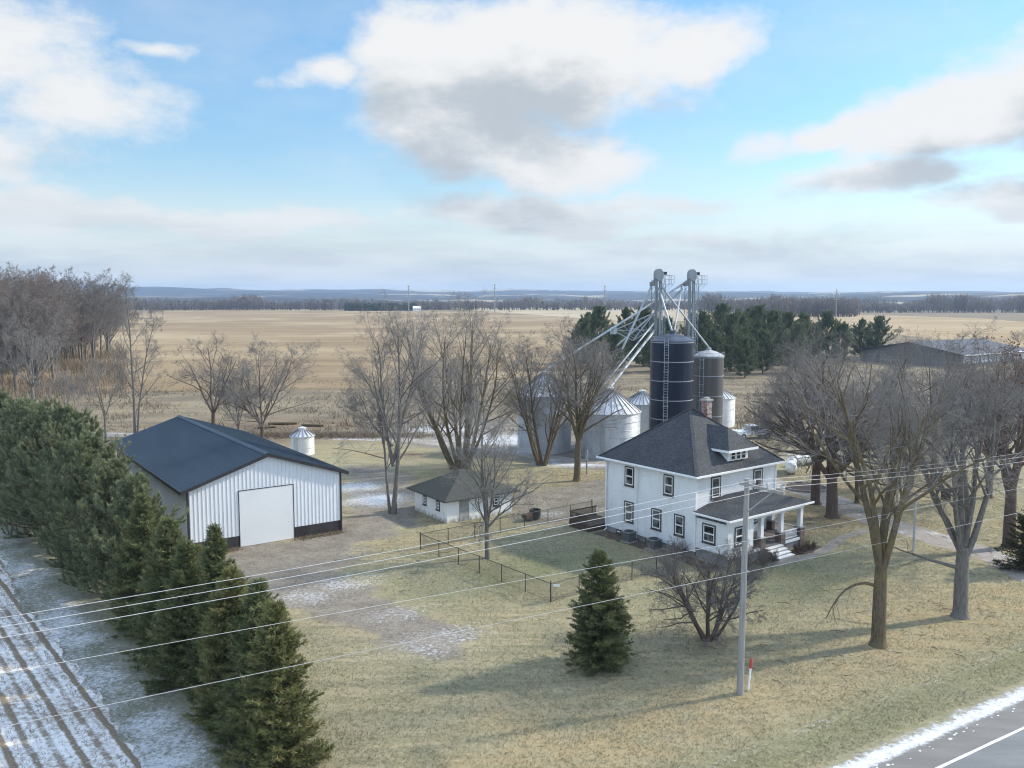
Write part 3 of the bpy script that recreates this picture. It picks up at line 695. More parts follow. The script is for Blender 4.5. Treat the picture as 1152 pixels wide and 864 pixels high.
# planting bed along the porch steps and front
sheet('porch_bed', [hloc(*q)[:2] for q in ((6.1, -3.05), (9.6, -3.05), (9.9, -4.0), (8.0, -4.6), (6.2, -4.0))], .02, M['mulch'], .08, .4, 4, kind='stuff')
sheet('wall_bed', [hloc(*q)[:2] for q in ((-.05, 9.4), (-.05, -3), (-1.5, -3.2), (-1.5, 9.6))], .008, M['mulch'], .12, .4, 5, kind='stuff')

# ---------------------------------------------------------------- machine shed
BX, BY, BA, BW, BD, BZ, BR, BO = -23.75, 62.6, .6108, 12.0, 25.4, 5.0, 1.98, .56
B = thing('machine_shed', 'long white metal machine shed with dark blue roof and big pale door', 'shed', (BX, BY, 0), BA)
bs = BR / (BW / 2)
m = MB()
d0, d1, dh = 3.76, 8.0, 4.33
m.prism([(0, 0, .9), (0, 0, BZ), (BW / 2, 0, BZ + BR), (BW, 0, BZ), (BW, 0, .9)], (0, .12, 0))
m.box(0, .12, .122, BD, .9, BZ - .02); m.box(BW - .12, BW, .122, BD, .9, BZ - .02)
m.prism([(0, BD, 0), (0, BD, BZ), (BW / 2, BD, BZ + BR), (BW, BD, BZ), (BW, BD, 0)], (0, .1, 0))
m.build('wall', M['barn_white'], B)
m = MB(); sp_ = .3048                                        # the ribs of the steel sheets
x = .15
while x < BW - .1:
    zt = BZ + bs * min(x, BW - x) - .08
    z0 = dh + .14 if d0 - .12 < x < d1 + .12 else .92
    m.box(x - .022, x + .022, -.03, -.002, z0, zt); x += sp_
y = .3
while y < BD: m.box(-.03, -.002, y - .022, y + .022, .92, BZ - .1); m.box(BW + .002, BW + .03, y - .022, y + .022, .92, BZ - .1); y += sp_
m.build('wall_ribs', M['barn_white'], B)
m = MB(); m.box(-.012, d0 - .1, -.02, .1, 0, .9); m.box(d1 + .1, BW + .012, -.02, .1, 0, .9); m.box(-.02, .1, .102, BD, 0, .9); m.box(BW - .1, BW + .02, .102, BD, 0, .9); m.build('wainscot', M['black_steel'], B)
m = MB(); m.box(d0, d1, -.03, .03, .03, dh); dr = m.build('overhead_door', M['door_white'], B)
m = MB()
for k in range(1, 7): m.box(d0 + .02, d1 - .02, -.036, -.031, dh * k / 7 - .012, dh * k / 7 + .012)
m.build('panel_joint', M['barn_white'], dr)
m = MB(); m.box(d0 - .055, d0 - .003, -.05, .05, 0, dh + .055); m.box(d1 + .003, d1 + .055, -.05, .05, 0, dh + .055); m.box(d0, d1, -.05, .05, dh + .003, dh + .055); m.build('door_frame', M['black_trim'], B)
m = MB()
for x, y in ((0, 0), (BW, 0)): m.box(x - .07, x + .07, y - .07, y + .07, .0, BZ - .05)
m.build('corner_trim', M['black_trim'], B)
rf = None
YF, YBk = -.35, BD + .3
for sgn in (-1, 1):
    m = MB(); xe = -BO if sgn < 0 else BW + BO; ze = BZ - bs * BO
    m.prism([(xe, YF, ze), (BW / 2, YF, BZ + BR), (BW / 2, YF, BZ + BR + .07), (xe, YF, ze + .07)], (0, YBk - YF, 0))
    o = m.build('roof', M['barn_roof'], B)
    m = MB(); y = YF + .15
    while y < YBk: m.bar((xe, y, ze + .08), (BW / 2 - sgn * -.03, y, BZ + BR + .08), .045, .028); y += .3048
    m.build('roof_ribs', M['barn_roof'], o)
    m = MB(); m.prism([(xe, YF - .05, ze - .16), (BW / 2, YF - .05, BZ + BR - .16), (BW / 2, YF - .05, BZ + BR + .09), (xe, YF - .05, ze + .09)], (0, .046, 0))
    m.box(xe - .05 if sgn < 0 else xe + .003, xe - .003 if sgn < 0 else xe + .05, YF, YBk, ze - .16, ze + .09); m.build('roof_trim', M['black_trim'], B)
m = MB(); m.prism([(BW / 2 - .28, YF - .02, BZ + BR + .02), (BW / 2, YF - .02, BZ + BR + .125), (BW / 2 + .28, YF - .02, BZ + BR + .02), (BW / 2, YF - .02, BZ + BR + .155)], (0, YBk - YF + .02, 0)); m.build('ridge_cap', M['barn_roof'], B)

# ---------------------------------------------------------------- small hip-roofed outbuilding
gx, gy = gnd(503, 589); GA = .60; GW, GD, GZ = 6.6, 5.7, 2.0
G = thing('outbuilding', 'low white outbuilding with green mossy hipped roof beside bare trees', 'outbuilding', (gx, gy, 0), GA)
m = MB(); m.box(0, GW, 0, GD, -.1, GZ); m.build('wall', M['oldwood'], G)
m = MB(); hip(m, -.55, GW + .55, -.55, GD + .55, GZ - .08, 3.85, GW / 2 - .12, GW / 2 + .12, GD / 2, .1); m.build('roof', M['shingle_green'], G)
for u0 in (1.2, 3.55): window(G, 'L', u0, u0 + .6, .85, 1.65)
window(G, 'F', 4.6, 5.25, .85, 1.65)
m = MB(); m.box(1.2, 2.15, -.05, -.003, 0, 1.8); dd_ = m.build('door', M['concrete'], G); m = MB(); m.box(2.0, 2.06, -.09, -.052, .9, .98); m.build('handle', M['black_rub'], dd_)

# ---------------------------------------------------------------- grain bins, silos, elevators
def bin_(name, label, cx, cy, r, h, roof_h, mat=None, rmat=None, rib=None, nrib=26, group='corrugated grain bins'):
    t = thing(name, label, 'grain bin', (cx, cy, 0), 0.3, group)
    m = MB(); m.lathe([(r, -.1), (r, h)], 56); m.build('wall', mat or M['galv'], t, smooth=True)
    m = MB(); m.lathe([(r + .12, h - .03), (r + .12, h + .04), (.5, h + roof_h), (.5, h + roof_h + .25), (.05, h + roof_h + .38)], 56); rf = m.build('roof', rmat or M['galv_roof'], t, smooth=True)
    m = MB()
    for i in range(nrib):
        a = 2 * PI * i / nrib; c, s = math.cos(a), math.sin(a)
        m.bar(((r + .1) * c, (r + .1) * s, h + .06), (.55 * c, .55 * s, h + roof_h + .02), .10, .10)
    m.build('roof_rib', rib or M['galv_dark'], rf)
    m = MB()
    for k in range(1, int(h / .85)): m.lathe([(r + .004, k * .85 - .02), (r + .025, k * .85), (r + .004, k * .85 + .02)], 56)
    m.build('wall_band', mat or M['galv'], t, smooth=True)
    m = MB(); a = -2.2
    ladder(m, (r + .12) * math.cos(a), (r + .12) * math.sin(a), a, 0, h); m.build('ladder', M['galv_pipe'], t)
    return t
def ladder(m, x, y, a, z0, z1, w=.45, step=.32):
    tx, ty = -math.sin(a), math.cos(a)
    for s in (-1, 1): m.bar((x + tx * w / 2 * s, y + ty * w / 2 * s, z0), (x + tx * w / 2 * s, y + ty * w / 2 * s, z1), .05)
    z = z0 + .2
    while z < z1: m.bar((x - tx * w / 2, y - ty * w / 2, z), (x + tx * w / 2, y + ty * w / 2, z), .035); z += step
def disc(xl, xr, base_y):                 # a round thing seen between two columns of the photo standing at base_y
    Y = F * CAMH / (base_y - 331) ; c = (xl + xr) / 2; r = (xr - xl) / 2 * Y / F
    x, _, _ = at(c, base_y, Y); return x, Y + r * .6, r * 1.0
x1, y1, r1 = disc(653.5, 723, 514)
bin_('grain_bin', 'round galvanised grain bin with ribbed conical roof left of the navy silo', x1, y1, r1, 5.3, 2.6)
x2, y2, r2 = disc(582, 644, 508)
bin_('grain_bin', 'grey shaded grain bin half hidden behind bare multi-stemmed trees', x2, y2, r2, 7.0, 2.5)
x3, y3, _ = at(722, 470, 118); bin_('grain_bin', 'narrow bright grain bin squeezed between big bin and navy silo', x3 + .5, 121, 2.6, 4.2, 1.5, M['bin_white'])
x4, y4, _ = at(810, 470, 126); bin_('grain_bin', 'white grain bin showing behind right edge of grey silo', x4, 128, 2.6, 4.2, 1.5, M['bin_white'])
x5, y5, r5 = disc(325.5, 352, 511)
bin_('small_grain_bin', 'small white grain bin standing on grass behind the machine shed', x5, y5, r5, 2.25, .75, M['bin_white'], None, None, 16)

def silo(name, label, cx, cy, r, h, rh, mat, rmat, bands, la):
    t = thing(name, label, 'silo', (cx, cy, 0), 0, 'dark glazed steel silos')
    m = MB(); m.lathe([(r, -.1), (r, h)], 64); m.build('wall', mat, t, smooth=True)
    m = MB(); m.lathe([(r + .06, h + .002), (r + .06, h + .1), (r * .55, h + rh * .72), (r * .16, h + rh), (r * .16, h + rh + .3), (.05, h + rh + .34)], 64); m.build('roof', rmat, t, smooth=True)
    for z in bands:
        m = MB(); m.lathe([(r + .002, z - .05), (r + .03, z - .05), (r + .03, z + .05), (r + .002, z + .05)], 64); m.build('seam_band', M['seam'], t, smooth=True)
    m = MB(); x, y = (r + .2) * math.cos(la), (r + .2) * math.sin(la); ladder(m, x, y, la, .2, h + .4, .5, .35)
    z = 3.
    while z < h:                        # cage hoops
        m.tube([(x + .4 * math.cos(la) * math.sin(b) - .38 * math.sin(la) * math.cos(b), y + .4 * math.sin(la) * math.sin(b) + .38 * math.cos(la) * math.cos(b), z) for b in np.linspace(0, PI, 7)], .018, 4); z += 1.1
    m.build('ladder', M['galv_pipe'], t)
    m = MB()
    for k in range(14):
        a = la + 2 * PI * (k + .5) / 14; m.bar(((r + .05) * math.cos(a), (r + .05) * math.sin(a), h + .12), ((r + .05) * math.cos(a), (r + .05) * math.sin(a), h + .5), .03)
    m.tube([((r + .05) * math.cos(a), (r + .05) * math.sin(a), h + .5) for a in np.linspace(0, 2 * PI, 41)], .018, 4); m.build('guard_rail', M['seam'], t)
    return t
SD = 112.
sx, sy, _ = at(754.7, 480, SD); sr = 23.7 * SD / F
zt = CAMH - (381 - 331) * SD / F
silo('tall_silo', 'taller navy blue steel silo with pale seam rings and ladder', sx, sy, sr, zt, 1.0, M['navy'], M['navy_roof'], [zt - .1] + [CAMH - (y_ - 331) * (SD - sr) / F for y_ in (405, 427, 449, 471)], -2.0)
S2 = 117.
qx, qy, _ = at(795.5, 480, S2); qr = 16.8 * S2 / F; qt = CAMH - (398 - 331) * S2 / F
silo('tall_silo', 'shorter grey brown steel silo behind the chimney', qx, qy, qr, qt, .85, M['greysilo'], M['greysilo_roof'], [qt - .1] + [CAMH - (y_ - 331) * (S2 - qr) / F for y_ in (421, 444, 467)], -2.2)

def elevator(label, px, Y, ytop, spouts):
    bx, by, _ = at(px, 430, Y); top = at(px, ytop, Y)[2]
    t = thing('grain_elevator', label, 'grain elevator', (bx, by, 0), .35, 'bucket elevator legs above the silos')
    for s in (-1, 1):
        m = MB(); m.box(s * .30 - .13, s * .30 + .13, -.18, .18, 0, top - 1.1); m.build('leg_casing', M['leg_steel'], t)
    m = MB()
    for s in (-1, 1):
        for q in (-1, 1): m.bar((s * .75, q * .5, 0), (s * .75, q * .5, top - 1.6), .07)
    z = .3; k = 0
    while z < top - 2.2:
        for q in (-1, 1): m.bar((-.75, q * .5, z), (.75, q * .5, z + 1.3), .035); m.bar((-.75, q * .5, z + 1.3), (.75, q * .5, z + 1.3), .035)
        m.bar((.75, -.5, z), (.75, .5, z + 1.3), .035); m.bar((-.75, .5, z), (-.75, -.5, z + 1.3), .035); z += 1.3
    m.build('brace_frame', M['leg_steel'], t)
    m = MB(); m.prism([(-.62 + .0, -.28, top - 1.3)] + [(.62 * math.cos(a), -.28, top - .75 + .72 * math.sin(a)) for a in np.linspace(PI, 0, 13)] + [(.62, -.28, top - 1.3), (0, -.28, top - 1.7)], (0, .56, 0)); m.build('head', M['leg_steel'], t, bevel=.03)
    m = MB(); m.tube([(.3, .3, top - .7), (1.05, .3, top - .62)], .2, 10); m.box(.95, 1.3, .1, .5, top - .8, top - .42); m.build('motor', M['black_rub'], t)
    m = MB(); m.box(-1.1, -.5, -.4, .4, top - 2.3, top - 1.75); m.prism([(-.95, -.25, top - 1.75), (-.5, -.25, top - 1.3), (-.35, -.25, top - 1.75)], (0, .5, 0)); m.build('discharge_box', M['galv_dark'], t)
    pl = thing('platform', None, None); pl.parent = t; pl.location = (0, 0, 0)
    zp = top - 2.0
    m = MB(); m.box(.6, 1.95, -.7, .7, zp - .06, zp); m.build('platform_floor', M['galv_pipe'], pl)
    m = MB()
    for zz in (zp + .55, zp + 1.1):
        for a, b in (((.6, -.68), (1.93, -.68)), ((1.93, -.68), (1.93, .68)), ((1.93, .68), (.6, .68))): m.bar((*a, zz), (*b, zz), .045)
    for q in ((.62, -.68), (1.28, -.68), (1.93, -.68), (1.93, 0), (1.93, .68), (1.28, .68), (.62, .68)): m.bar((*q, zp), (*q, zp + 1.12), .045)
    m.bar((.6, -.5, zp - 1.2), (1.9, -.5, zp - .06), .05); m.bar((.6, .5, zp - 1.2), (1.9, .5, zp - .06), .05); m.build('railing', M['galv_pipe'], pl)
    m = MB(); ladder(m, .1, -.62, -PI / 2, 0, zp, .45, .35); m.build('ladder', M['galv_pipe'], t)
    R = Matrix.Rotation(-.35, 3, 'Z')
    for a, b, r in spouts:
        aa = R @ (Vector(a) - Vector((bx, by, 0))); bb = R @ (Vector(b) - Vector((bx, by, 0)))
        m = MB(); m.tube([aa, (aa + bb) / 2, bb], r, 8); dd = (bb - aa)
        for q in np.linspace(.12, .92, max(2, int(dd.length / 3))):
            c = aa + dd * q; n_ = dd.normalized() * .05; m.tube([c - n_, c + n_], r + .035, 8)
        m.build('spout', M['galv_pipe'], t)
    return t, (bx, by, top)
E1, E2 = 110.5 + 4.2, 118.5
hb1 = at(734, 319, E1); hb2 = at(769, 319, E2)
pk1 = (sx, sy, zt + 1.35); pk2 = (qx, qy, qt + 1.15); pkb = (x1, y1, 5.3 + 2.95); pkl = (x2, y2, 7 + 2.85)
elevator('bucket elevator directly behind the navy silo, left of the pair', 739, E1, 302, [
    (at(741, 324, E1), (pk1[0] - .1, pk1[1], pk1[2]), .12), (at(744, 322, E1), pk2, .13), (hb1, at(700, 393, 112), .13), (at(737, 371, E1), pkb, .17), (at(737, 362, E1), (x1 - 1.4, y1, 7.7), .10)])
e2, _ = elevator('bucket elevator between the silos, right of the pair with platform facing right', 776, E2, 302.5, [
    (at(767, 322, E2), (pk1[0] + .25, pk1[1] + .1, pk1[2]), .11), (hb2, pkl, .15), (at(768, 325, E2), at(694, 389, 114), .13)])
m = MB()                                # truss carrying the long spouts
p_, q_ = np.array(at(736, 352, E1)), np.array(at(690, 372, 113)); r_ = np.array(at(712, 383, 113.5)); w_ = np.array(at(733, 371, E1))
for a, b in ((p_, q_), (q_, r_), (r_, w_), (q_, w_), (p_, r_), (np.array(at(708, 369, 113)), np.array(at(724, 372, 114)))): m.bar(a, b, .10)
for f_ in np.linspace(0, 1, 9): m.bar(p_ + (q_ - p_) * f_, w_ + (r_ - w_) * f_, .05)
m.tube([q_ - [0, 0, .45], q_ + [0, 0, .45]], .42, 8)
o = m.build('spout_truss', M['galv_pipe']); tag(o, 'galvanised truss with pale distributor holding the long grain spouts', 'truss')
# antenna on the first elevator
# ---------------------------------------------------------------- tanks, truck, yard things
def lp_tank(label, loc, rz, l=3.2, r=.55):
    t = thing('propane_tank', label, 'propane tank', loc, rz, 'white propane tanks')
    m = MB(); xs_ = [(-l / 2 + r * .0) - r * .75 * math.cos(a) for a in np.linspace(0, PI / 2, 6)] + [l / 2 + r * .75 * math.sin(a) for a in np.linspace(0, PI / 2, 6)]
    rs_ = [max(.02, r * math.sin(a)) for a in np.linspace(0, PI / 2, 6)] + [max(.02, r * math.cos(a)) for a in np.linspace(0, PI / 2, 6)]
    m.tube([(x, 0, r + .25) for x in xs_], rs_, 20); m.build('vessel', M['tank'], t, smooth=True)
    m = MB(); m.lathe([(.22, 2 * r + .2), (.22, 2 * r + .42), (.15, 2 * r + .5)], 14); m.build('valve_dome', M['tank'], t)
    for s in (-1, 1):
        m = MB(); m.box(s * l * .32 - .1, s * l * .32 + .1, -.4, .4, -.05, .38); m.build('leg', M['concrete'], t)
    return t
x, y, _ = at(890, 527, 93); lp_tank('white propane tank just beyond the right end of the house roof', (x, y, 0), 1.25, 3.0, .6)
x, y, _ = at(903, 523, 97); lp_tank('smaller white propane tank behind the first one, nearer the tree trunks', (x, y, 0), .4, 2.2, .5)
def pickup(label, loc, rz):
    t = thing('pickup_truck', label, 'pickup truck', loc, rz)
    m = MB(); m.prism([(-2.7, -.95, .55), (-2.7, -.95, 1.15), (-.9, -.95, 1.2), (-.85, -.95, 1.2), (1.1, -.95, 1.2), (2.6, -.95, 1.05), (2.7, -.95, .55)], (0, 1.9, 0)); m.build('body', M['truck_paint'], t, bevel=.08)
    m = MB(); m.prism([(-.85, -.82, 1.2), (-.7, -.76, 1.85), (.55, -.76, 1.85), (1.2, -.82, 1.2)], (0, 1.6, 0)); m.build('cab', M['truck_paint'], t, bevel=.08)
    m = MB(); m.box(-.6, -.02, -.84, -.815, 1.3, 1.75); m.box(.06, .55, -.84, -.815, 1.3, 1.75); m.build('side_window', M['glass'], t)
    m = MB(); m.prism([(.66, -.68, 1.78), (1.14, -.68, 1.28), (1.18, -.68, 1.28), (.7, -.68, 1.78)], (0, 1.36, 0)); m.build('windscreen', M['glass'], t)
    for x in (-1.75, 1.75):
        for s in (-1, 1):
            m = MB(); m.tube([(x, s * .72, .4), (x, s * .97, .4)], .4, 18); w = m.build('wheel', M['tyre'], t); m = MB(); m.tube([(x, s * .9, .4), (x, s * .985, .4)], .22, 14); m.build('rim', M['galv_pipe'], w)
    for s in (-.75, .75):
        m = MB(); m.box(2.66, 2.74, s - .15, s + .15, .8, .98); m.build('headlight', M['glass'], t)
    return t
x, y, _ = at(846, 490, 116); pickup('white pickup truck parked beyond the house by the bins', (x, y, 0), .25)
x, y = gnd(429, 481); t = thing('rusty_tank', 'dark rusty upright tank standing at the gravel edge', 'tank', (x, y, 0))
m = MB(); m.lathe([(.5, .25), (.56, .3), (.56, 1.9), (.45, 2.05), (.1, 2.1)], 20); m.build('vessel', M['rust'], t, smooth=True)
for a in (0, 2.1, 4.2):
    m = MB(); m.bar((.42 * math.cos(a), .42 * math.sin(a), 0), (.42 * math.cos(a), .42 * math.sin(a), .35), .08); m.build('leg', M['rust'], t)
x, y = gnd(602, 584); t = thing('burn_barrel', 'round dark mesh burner standing in the yard behind the fence', 'burn barrel', (x, y, 0))
m = MB(); m.lathe([(.42, .1), (.46, .12), (.5, .85), (.44, .85), (.42, .2)], 20); m.build('barrel', M['black_rub'], t, smooth=True)
for a in (0.5, 2.6, 4.7):
    m = MB(); m.bar((.4 * math.cos(a), .4 * math.sin(a), -.02), (.36 * math.cos(a), .36 * math.sin(a), .2), .06); m.build('leg', M['black_rub'], t)
x, y = gnd(593.5, 586); t = thing('garden_cart', 'small dark cart standing left of the mesh burner', 'cart', (x, y, 0), .8)
m = MB(); m.prism([(-.4, -.3, .3), (-.5, -.3, .62), (.5, -.3, .62), (.35, -.3, .3)], (0, .6, 0)); m.build('tray', M['rust'], t)
for s in (-.36, .36):
    m = MB(); m.tube([(.1, s - .04, .2), (.1, s + .04, .2)], .2, 14); m.build('wheel', M['tyre'], t)
m = MB(); m.tube([(-.45, -.2, .5), (-1, -.2, .75), (-1, .2, .75), (-.45, .2, .5)], .02, 6); m.build('handle', M['black_rub'], t)

# chain-link fence: one connected run of three sides
fa, fb = np.array(gnd(473, 618)), np.array(gnd(619.5, 677.5)); hu = np.array([math.cos(HA), math.sin(HA)])
FN = thing('chain_link_fence', 'dark chain link fence round the back yard', 'fence', (fa[0], fa[1], 0))
runs = [(fa, fb, 6), (fb, fb + hu * 9.5, 4), (fa, fa + hu * 17.5, 7)]
O = fa
done = set()
for a, b, n_ in runs:
    a2, b2 = a - O, b - O
    for i in range(n_ + 1):
        q = a2 + (b2 - a2) * i / n_; key = (round(q[0], 1), round(q[1], 1))
        if key in done: continue
        done.add(key); big_ = i in (0, n_)
        m = MB(); m.tube([(q[0], q[1], -.1), (q[0], q[1], 1.3 if big_ else 1.24)], .045 if big_ else .03, 8); m.lathe([(.05, 1.3), (.03, 1.36)], 8, q[0], q[1]) if big_ else None; m.build('post', M['fence_wire'], FN)
    m = MB(); m.tube([(a2[0], a2[1], 1.2), (b2[0], b2[1], 1.2)], .024, 6); m.build('top_rail', M['fence_wire'], FN)
    m = MB(); ln = np.linalg.norm(b2 - a2); e_ = (b2 - a2) / ln; st = .11; k = 0; x = -1.15
    while x < ln:
        for s in (0, 1):
            xa, xb = (x, x + 1.15); za, zb = (.04, 1.19) if s == 0 else (1.19, .04)
            if xa < 0: za = za + (zb - za) * (-xa / 1.15); xa = 0
            if xb > ln: zb = za + (zb - za) * (ln - xa) / (xb - xa); xb = ln
            if xb - xa > .05: p1 = a2 + e_ * xa; p2 = a2 + e_ * xb; m.bar((p1[0], p1[1], za), (p2[0], p2[1], zb), .0055)
        x += st
    m.tube([(a2[0], a2[1], .05), (b2[0], b2[1], .05)], .008, 4)
    m.build('mesh', M['fence_wire'], FN)
m = MB(); q = fb - O; m.box(q[0] + .15, q[0] + .55, q[1] - .02, q[1] + .0, 1.0, 1.16); m.build('sign', M['white'], FN)

# ---------------------------------------------------------------- utility poles and wires
PX, PY = 10.95, 40.15
def pole(name, label, x, y, lean, group=None, full=True):
    t = thing(name, label, 'utility pole', (x, y, 0), 0, group); t.rotation_euler = (0, lean, ROAD_A - math.radians(90) + PI / 2)
    m = MB(); m.tube([(0, 0, -.3), (0, 0, 5), (0, 0, 10.5)], [.17, .145, .12], 14); m.build('shaft', M['pole'], t, smooth=True)
    m = MB(); m.bar((0, .42, 10.22), (0, -2.25, 10.22), .12, .14); m.build('crossarm', M['pole'], t)
    m = MB(); m.bar((0, -.1, 8.95), (0, -1.55, 10.15), .05, .05); m.build('brace', M['galv_pipe'], t)
    for yy in (-.45, -1.25, -2.15):
        m = MB(); m.lathe([(.03, 10.29), (.035, 10.36), (.085, 10.38), (.06, 10.43), (.085, 10.47), (.04, 10.53)], 10, 0, yy); m.build('insulator', M['porcelain'], t)
    for zz in (7.6, 6.1):
        m = MB(); m.tube([(0, -.14, zz), (0, -.26, zz)], .05, 8); m.build('bracket', M['galv_pipe'], t)
    m = MB(); m.tube([(.14, 0, 0), (.125, 0, 7.4)], .012, 5); m.build('ground_wire', M['cable'], t)
    return t
pa = pole('utility_pole', 'weathered grey utility pole with one-sided crossarm on the front lawn', PX, PY, .008)
SP = 56.
ROADV = np.array([*ru, 0.])
for s in (-1, 1):
    c_ = copy_tree(pa); c_.location = (PX + s * SP * ru[0], PY + s * SP * ru[1], 0)
    c_['label'] = 'next utility pole along the road beyond the ' + ('snowy crop field' if s < 0 else 'big front yard trees'); c_.rotation_euler = (0, 0, ROAD_A)
def wire(name, label, oy, z, r, mat, sl_, sr_, dzl=0., dzr=0., group=None):
    t = thing(name, label, 'power line', (PX, PY, 0), ROAD_A, group)
    for s, sag, dz in ((-1, sl_, dzl), (1, sr_, dzr)):
        pts = [(s * SP * f, oy, z + dz * f - 4 * sag * f * (1 - f)) for f in np.linspace(0, 1, 33)]
        m = MB(); m.tube(pts, r, 6); m.build('span', mat, t, smooth=True)
    return t
wg = 'conductors on the crossarm'
wire('power_line', 'top electric wire of the three, tied to the crossarm next to the pole', -.45, 10.53, .0085, M['wire'], .65, .9, 0, 0, wg)
wire('power_line', 'middle electric wire of the three carried by the crossarm', -1.25, 10.53, .0085, M['wire'], .65, .9, 0, 0, wg)
wire('power_line', 'lowest electric wire of the three at the outer crossarm tip', -2.15, 10.53, .0085, M['wire'], .65, .9, 0, 0, wg)
wire('neutral_line', 'thin single wire below the three, crossing the lilac bush', -.26, 7.6, .007, M['wire'], -.1, .1, .9, -.2)
wire('cable_line', 'lowest cable on the pole, crossing the small spruce', -.26, 6.1, .010, M['cable'], -.05, .12, .8, -.2)
# marker post
x, y = gnd(841.5, 777); t = thing('marker_post', 'slim white marker post with red top beside the utility pole', 'marker post', (x, y, 0)); t.rotation_euler = (0, .10, .4)
m = MB(); m.tube([(0, 0, -.1), (0, 0, 1.12)], .055, 12); m.build('post', M['white'], t, smooth=True)
m = MB(); m.tube([(0, 0, 1.121), (0, 0, 1.55), (0, 0, 1.6)], [.068, .068, .03], 12); m.build('red_cap', M['red'], t, smooth=True)
x, y = gnd(1027.5, 620); t = thing('steel_pole', 'plain slim grey pole beside the driveway behind front trees', 'pole', (x, y, 0))
m = MB(); m.tube([(0, 0, -.1), (0, 0, 4.3)], [.085, .07], 12); m.build('shaft', M['galv_pipe'], t, smooth=True); m = MB(); m.tube([(0, 0, 4.3), (.05, 0, 4.5)], [.1, .06], 10); m.box(-.05, .3, -.06, .06, 4.48, 4.6); m.build('lamp_head', M['galv_dark'], t)
x, y = gnd(660, 533); t = thing('yard_post', 'short weathered post beside the big tree near the bin', 'post', (x, y, 0))
m = MB(); m.tube([(0, 0, -.1), (0, 0, 2.6)], .10, 10); m.build('shaft', M['pole'], t, smooth=True); m = MB(); m.box(-.16, .16, -.2, -.105, 1.5, 2.0); m.build('meter_box', M['galv_pipe'], t)

# ---------------------------------------------------------------- long livestock barn on the right
c1 = np.array(gnd(1155, 394, 3.4)); c0 = np.array(gnd(1000, 405.6, 3.4)); ev = (c1 - c0) / np.linalg.norm(c1 - c0); pv = np.array([-ev[1], ev[0]])
c0 = c0 + ev * 35; LB = np.linalg.norm(c1 - c0) + 1
T = thing('livestock_barn', 'long low barn with blue-grey roof and white curtain sides beyond trees', 'barn', (c0[0], c0[1], 0), math.atan2(ev[1], ev[0]))
LW = 30.
m = MB(); m.prism([(-1, -1, 3.4), (-1, LW / 2, 6.3), (-1, LW + 1, 3.4), (-1, LW + 1, 3.2), (-1, LW / 2, 6.1), (-1, -1, 3.2)], (LB + 2, 0, 0)); m.build('roof', M['longroof'], T)
m = MB(); m.box(-1.05, LB + 1.05, -1.12, -1.004, 3.1, 3.5); m.build('gutter', M['white'], T)
m = MB(); m.box(0, LB, 0, .15, 0, .9); m.box(0, LB, LW - .15, LW, 0, 3.1); m.prism([(0, .152, 0), (0, .152, 3.3), (0, LW / 2, 6.0), (0, LW - .16, 3.3), (0, LW - .16, 0)], (.15, 0, 0)); m.prism([(LB - .15, .152, 0), (LB - .15, .152, 3.3), (LB - .15, LW / 2, 6.0), (LB - .15, LW - .16, 3.3), (LB - .15, LW - .16, 0)], (.15, 0, 0)); m.build('wall', M['deckfloor'], T)
nb = int(LB / 4.2)
for k in range(nb + 1):
    m = MB(); m.box(k * LB / nb - .3, k * LB / nb + .3, -.06, .14, .0, 3.1); m.build('post', M['galv_dark'], T)
for k in range(nb):
    m = MB(); m.box(k * LB / nb + .32, (k + 1) * LB / nb - .32, .02, .1, .92, 2.75); m.build('curtain', M['curtain'], T)

# ---------------------------------------------------------------- bare trees
def norm(a): return a / np.maximum(np.linalg.norm(a, axis=-1, keepdims=True), 1e-9)
def perp(d, rng):
    r = norm(rng.normal(size=d.shape)); return norm(np.cross(d, r))
def grow(P0, D0, Ln, m, up, wob, rng, sag=0.):
    n = len(P0); pts = np.zeros((n, m, 3)); pts[:, 0] = P0; d = norm(D0); st = (Ln / (m - 1))[:, None]
    for j in range(1, m):
        d = norm(d + rng.normal(size=(n, 3)) * wob + np.array([0, 0, up - sag * j / m]))
        pts[:, j] = pts[:, j - 1] + d * st
    return pts
def kids(pts, rad, Ln, k, t0, t1, ang, dang, lf, taper, rng, upb=0.):
    n, m, _ = pts.shape
    t = np.sort(t0 + (t1 - t0) * (np.arange(k)[None] + rng.random((n, k))) / k, axis=1)
    x = t * (m - 1); i = np.minimum(x.astype(int), m - 2); f = (x - i)[..., None]
    ii = np.arange(n)[:, None]
    p = pts[ii, i] * (1 - f) + pts[ii, i + 1] * f
    tn = norm(pts[ii, i + 1] - pts[ii, i])
    r = rad[ii, i] * (1 - f[..., 0]) + rad[ii, i + 1] * f[..., 0]
    a = ang + dang * rng.normal(size=(n, k)); a = a * np.where(t > .95, .5, 1)
    q = perp(tn, rng); d = norm(np.cos(a)[..., None] * tn + np.sin(a)[..., None] * q + np.array([0, 0, upb]))
    l = Ln[:, None] * lf * (1 - taper * (t - t0) / max(t1 - t0, 1e-6)) * rng.uniform(.7, 1.25, (n, k))
    return p.reshape(-1, 3), d.reshape(-1, 3), l.ravel(), r.ravel()
def radii(r0, m, end=.35, pw=1.): return r0[:, None] * (1 - (1 - end) * np.linspace(0, 1, m)[None] ** pw)
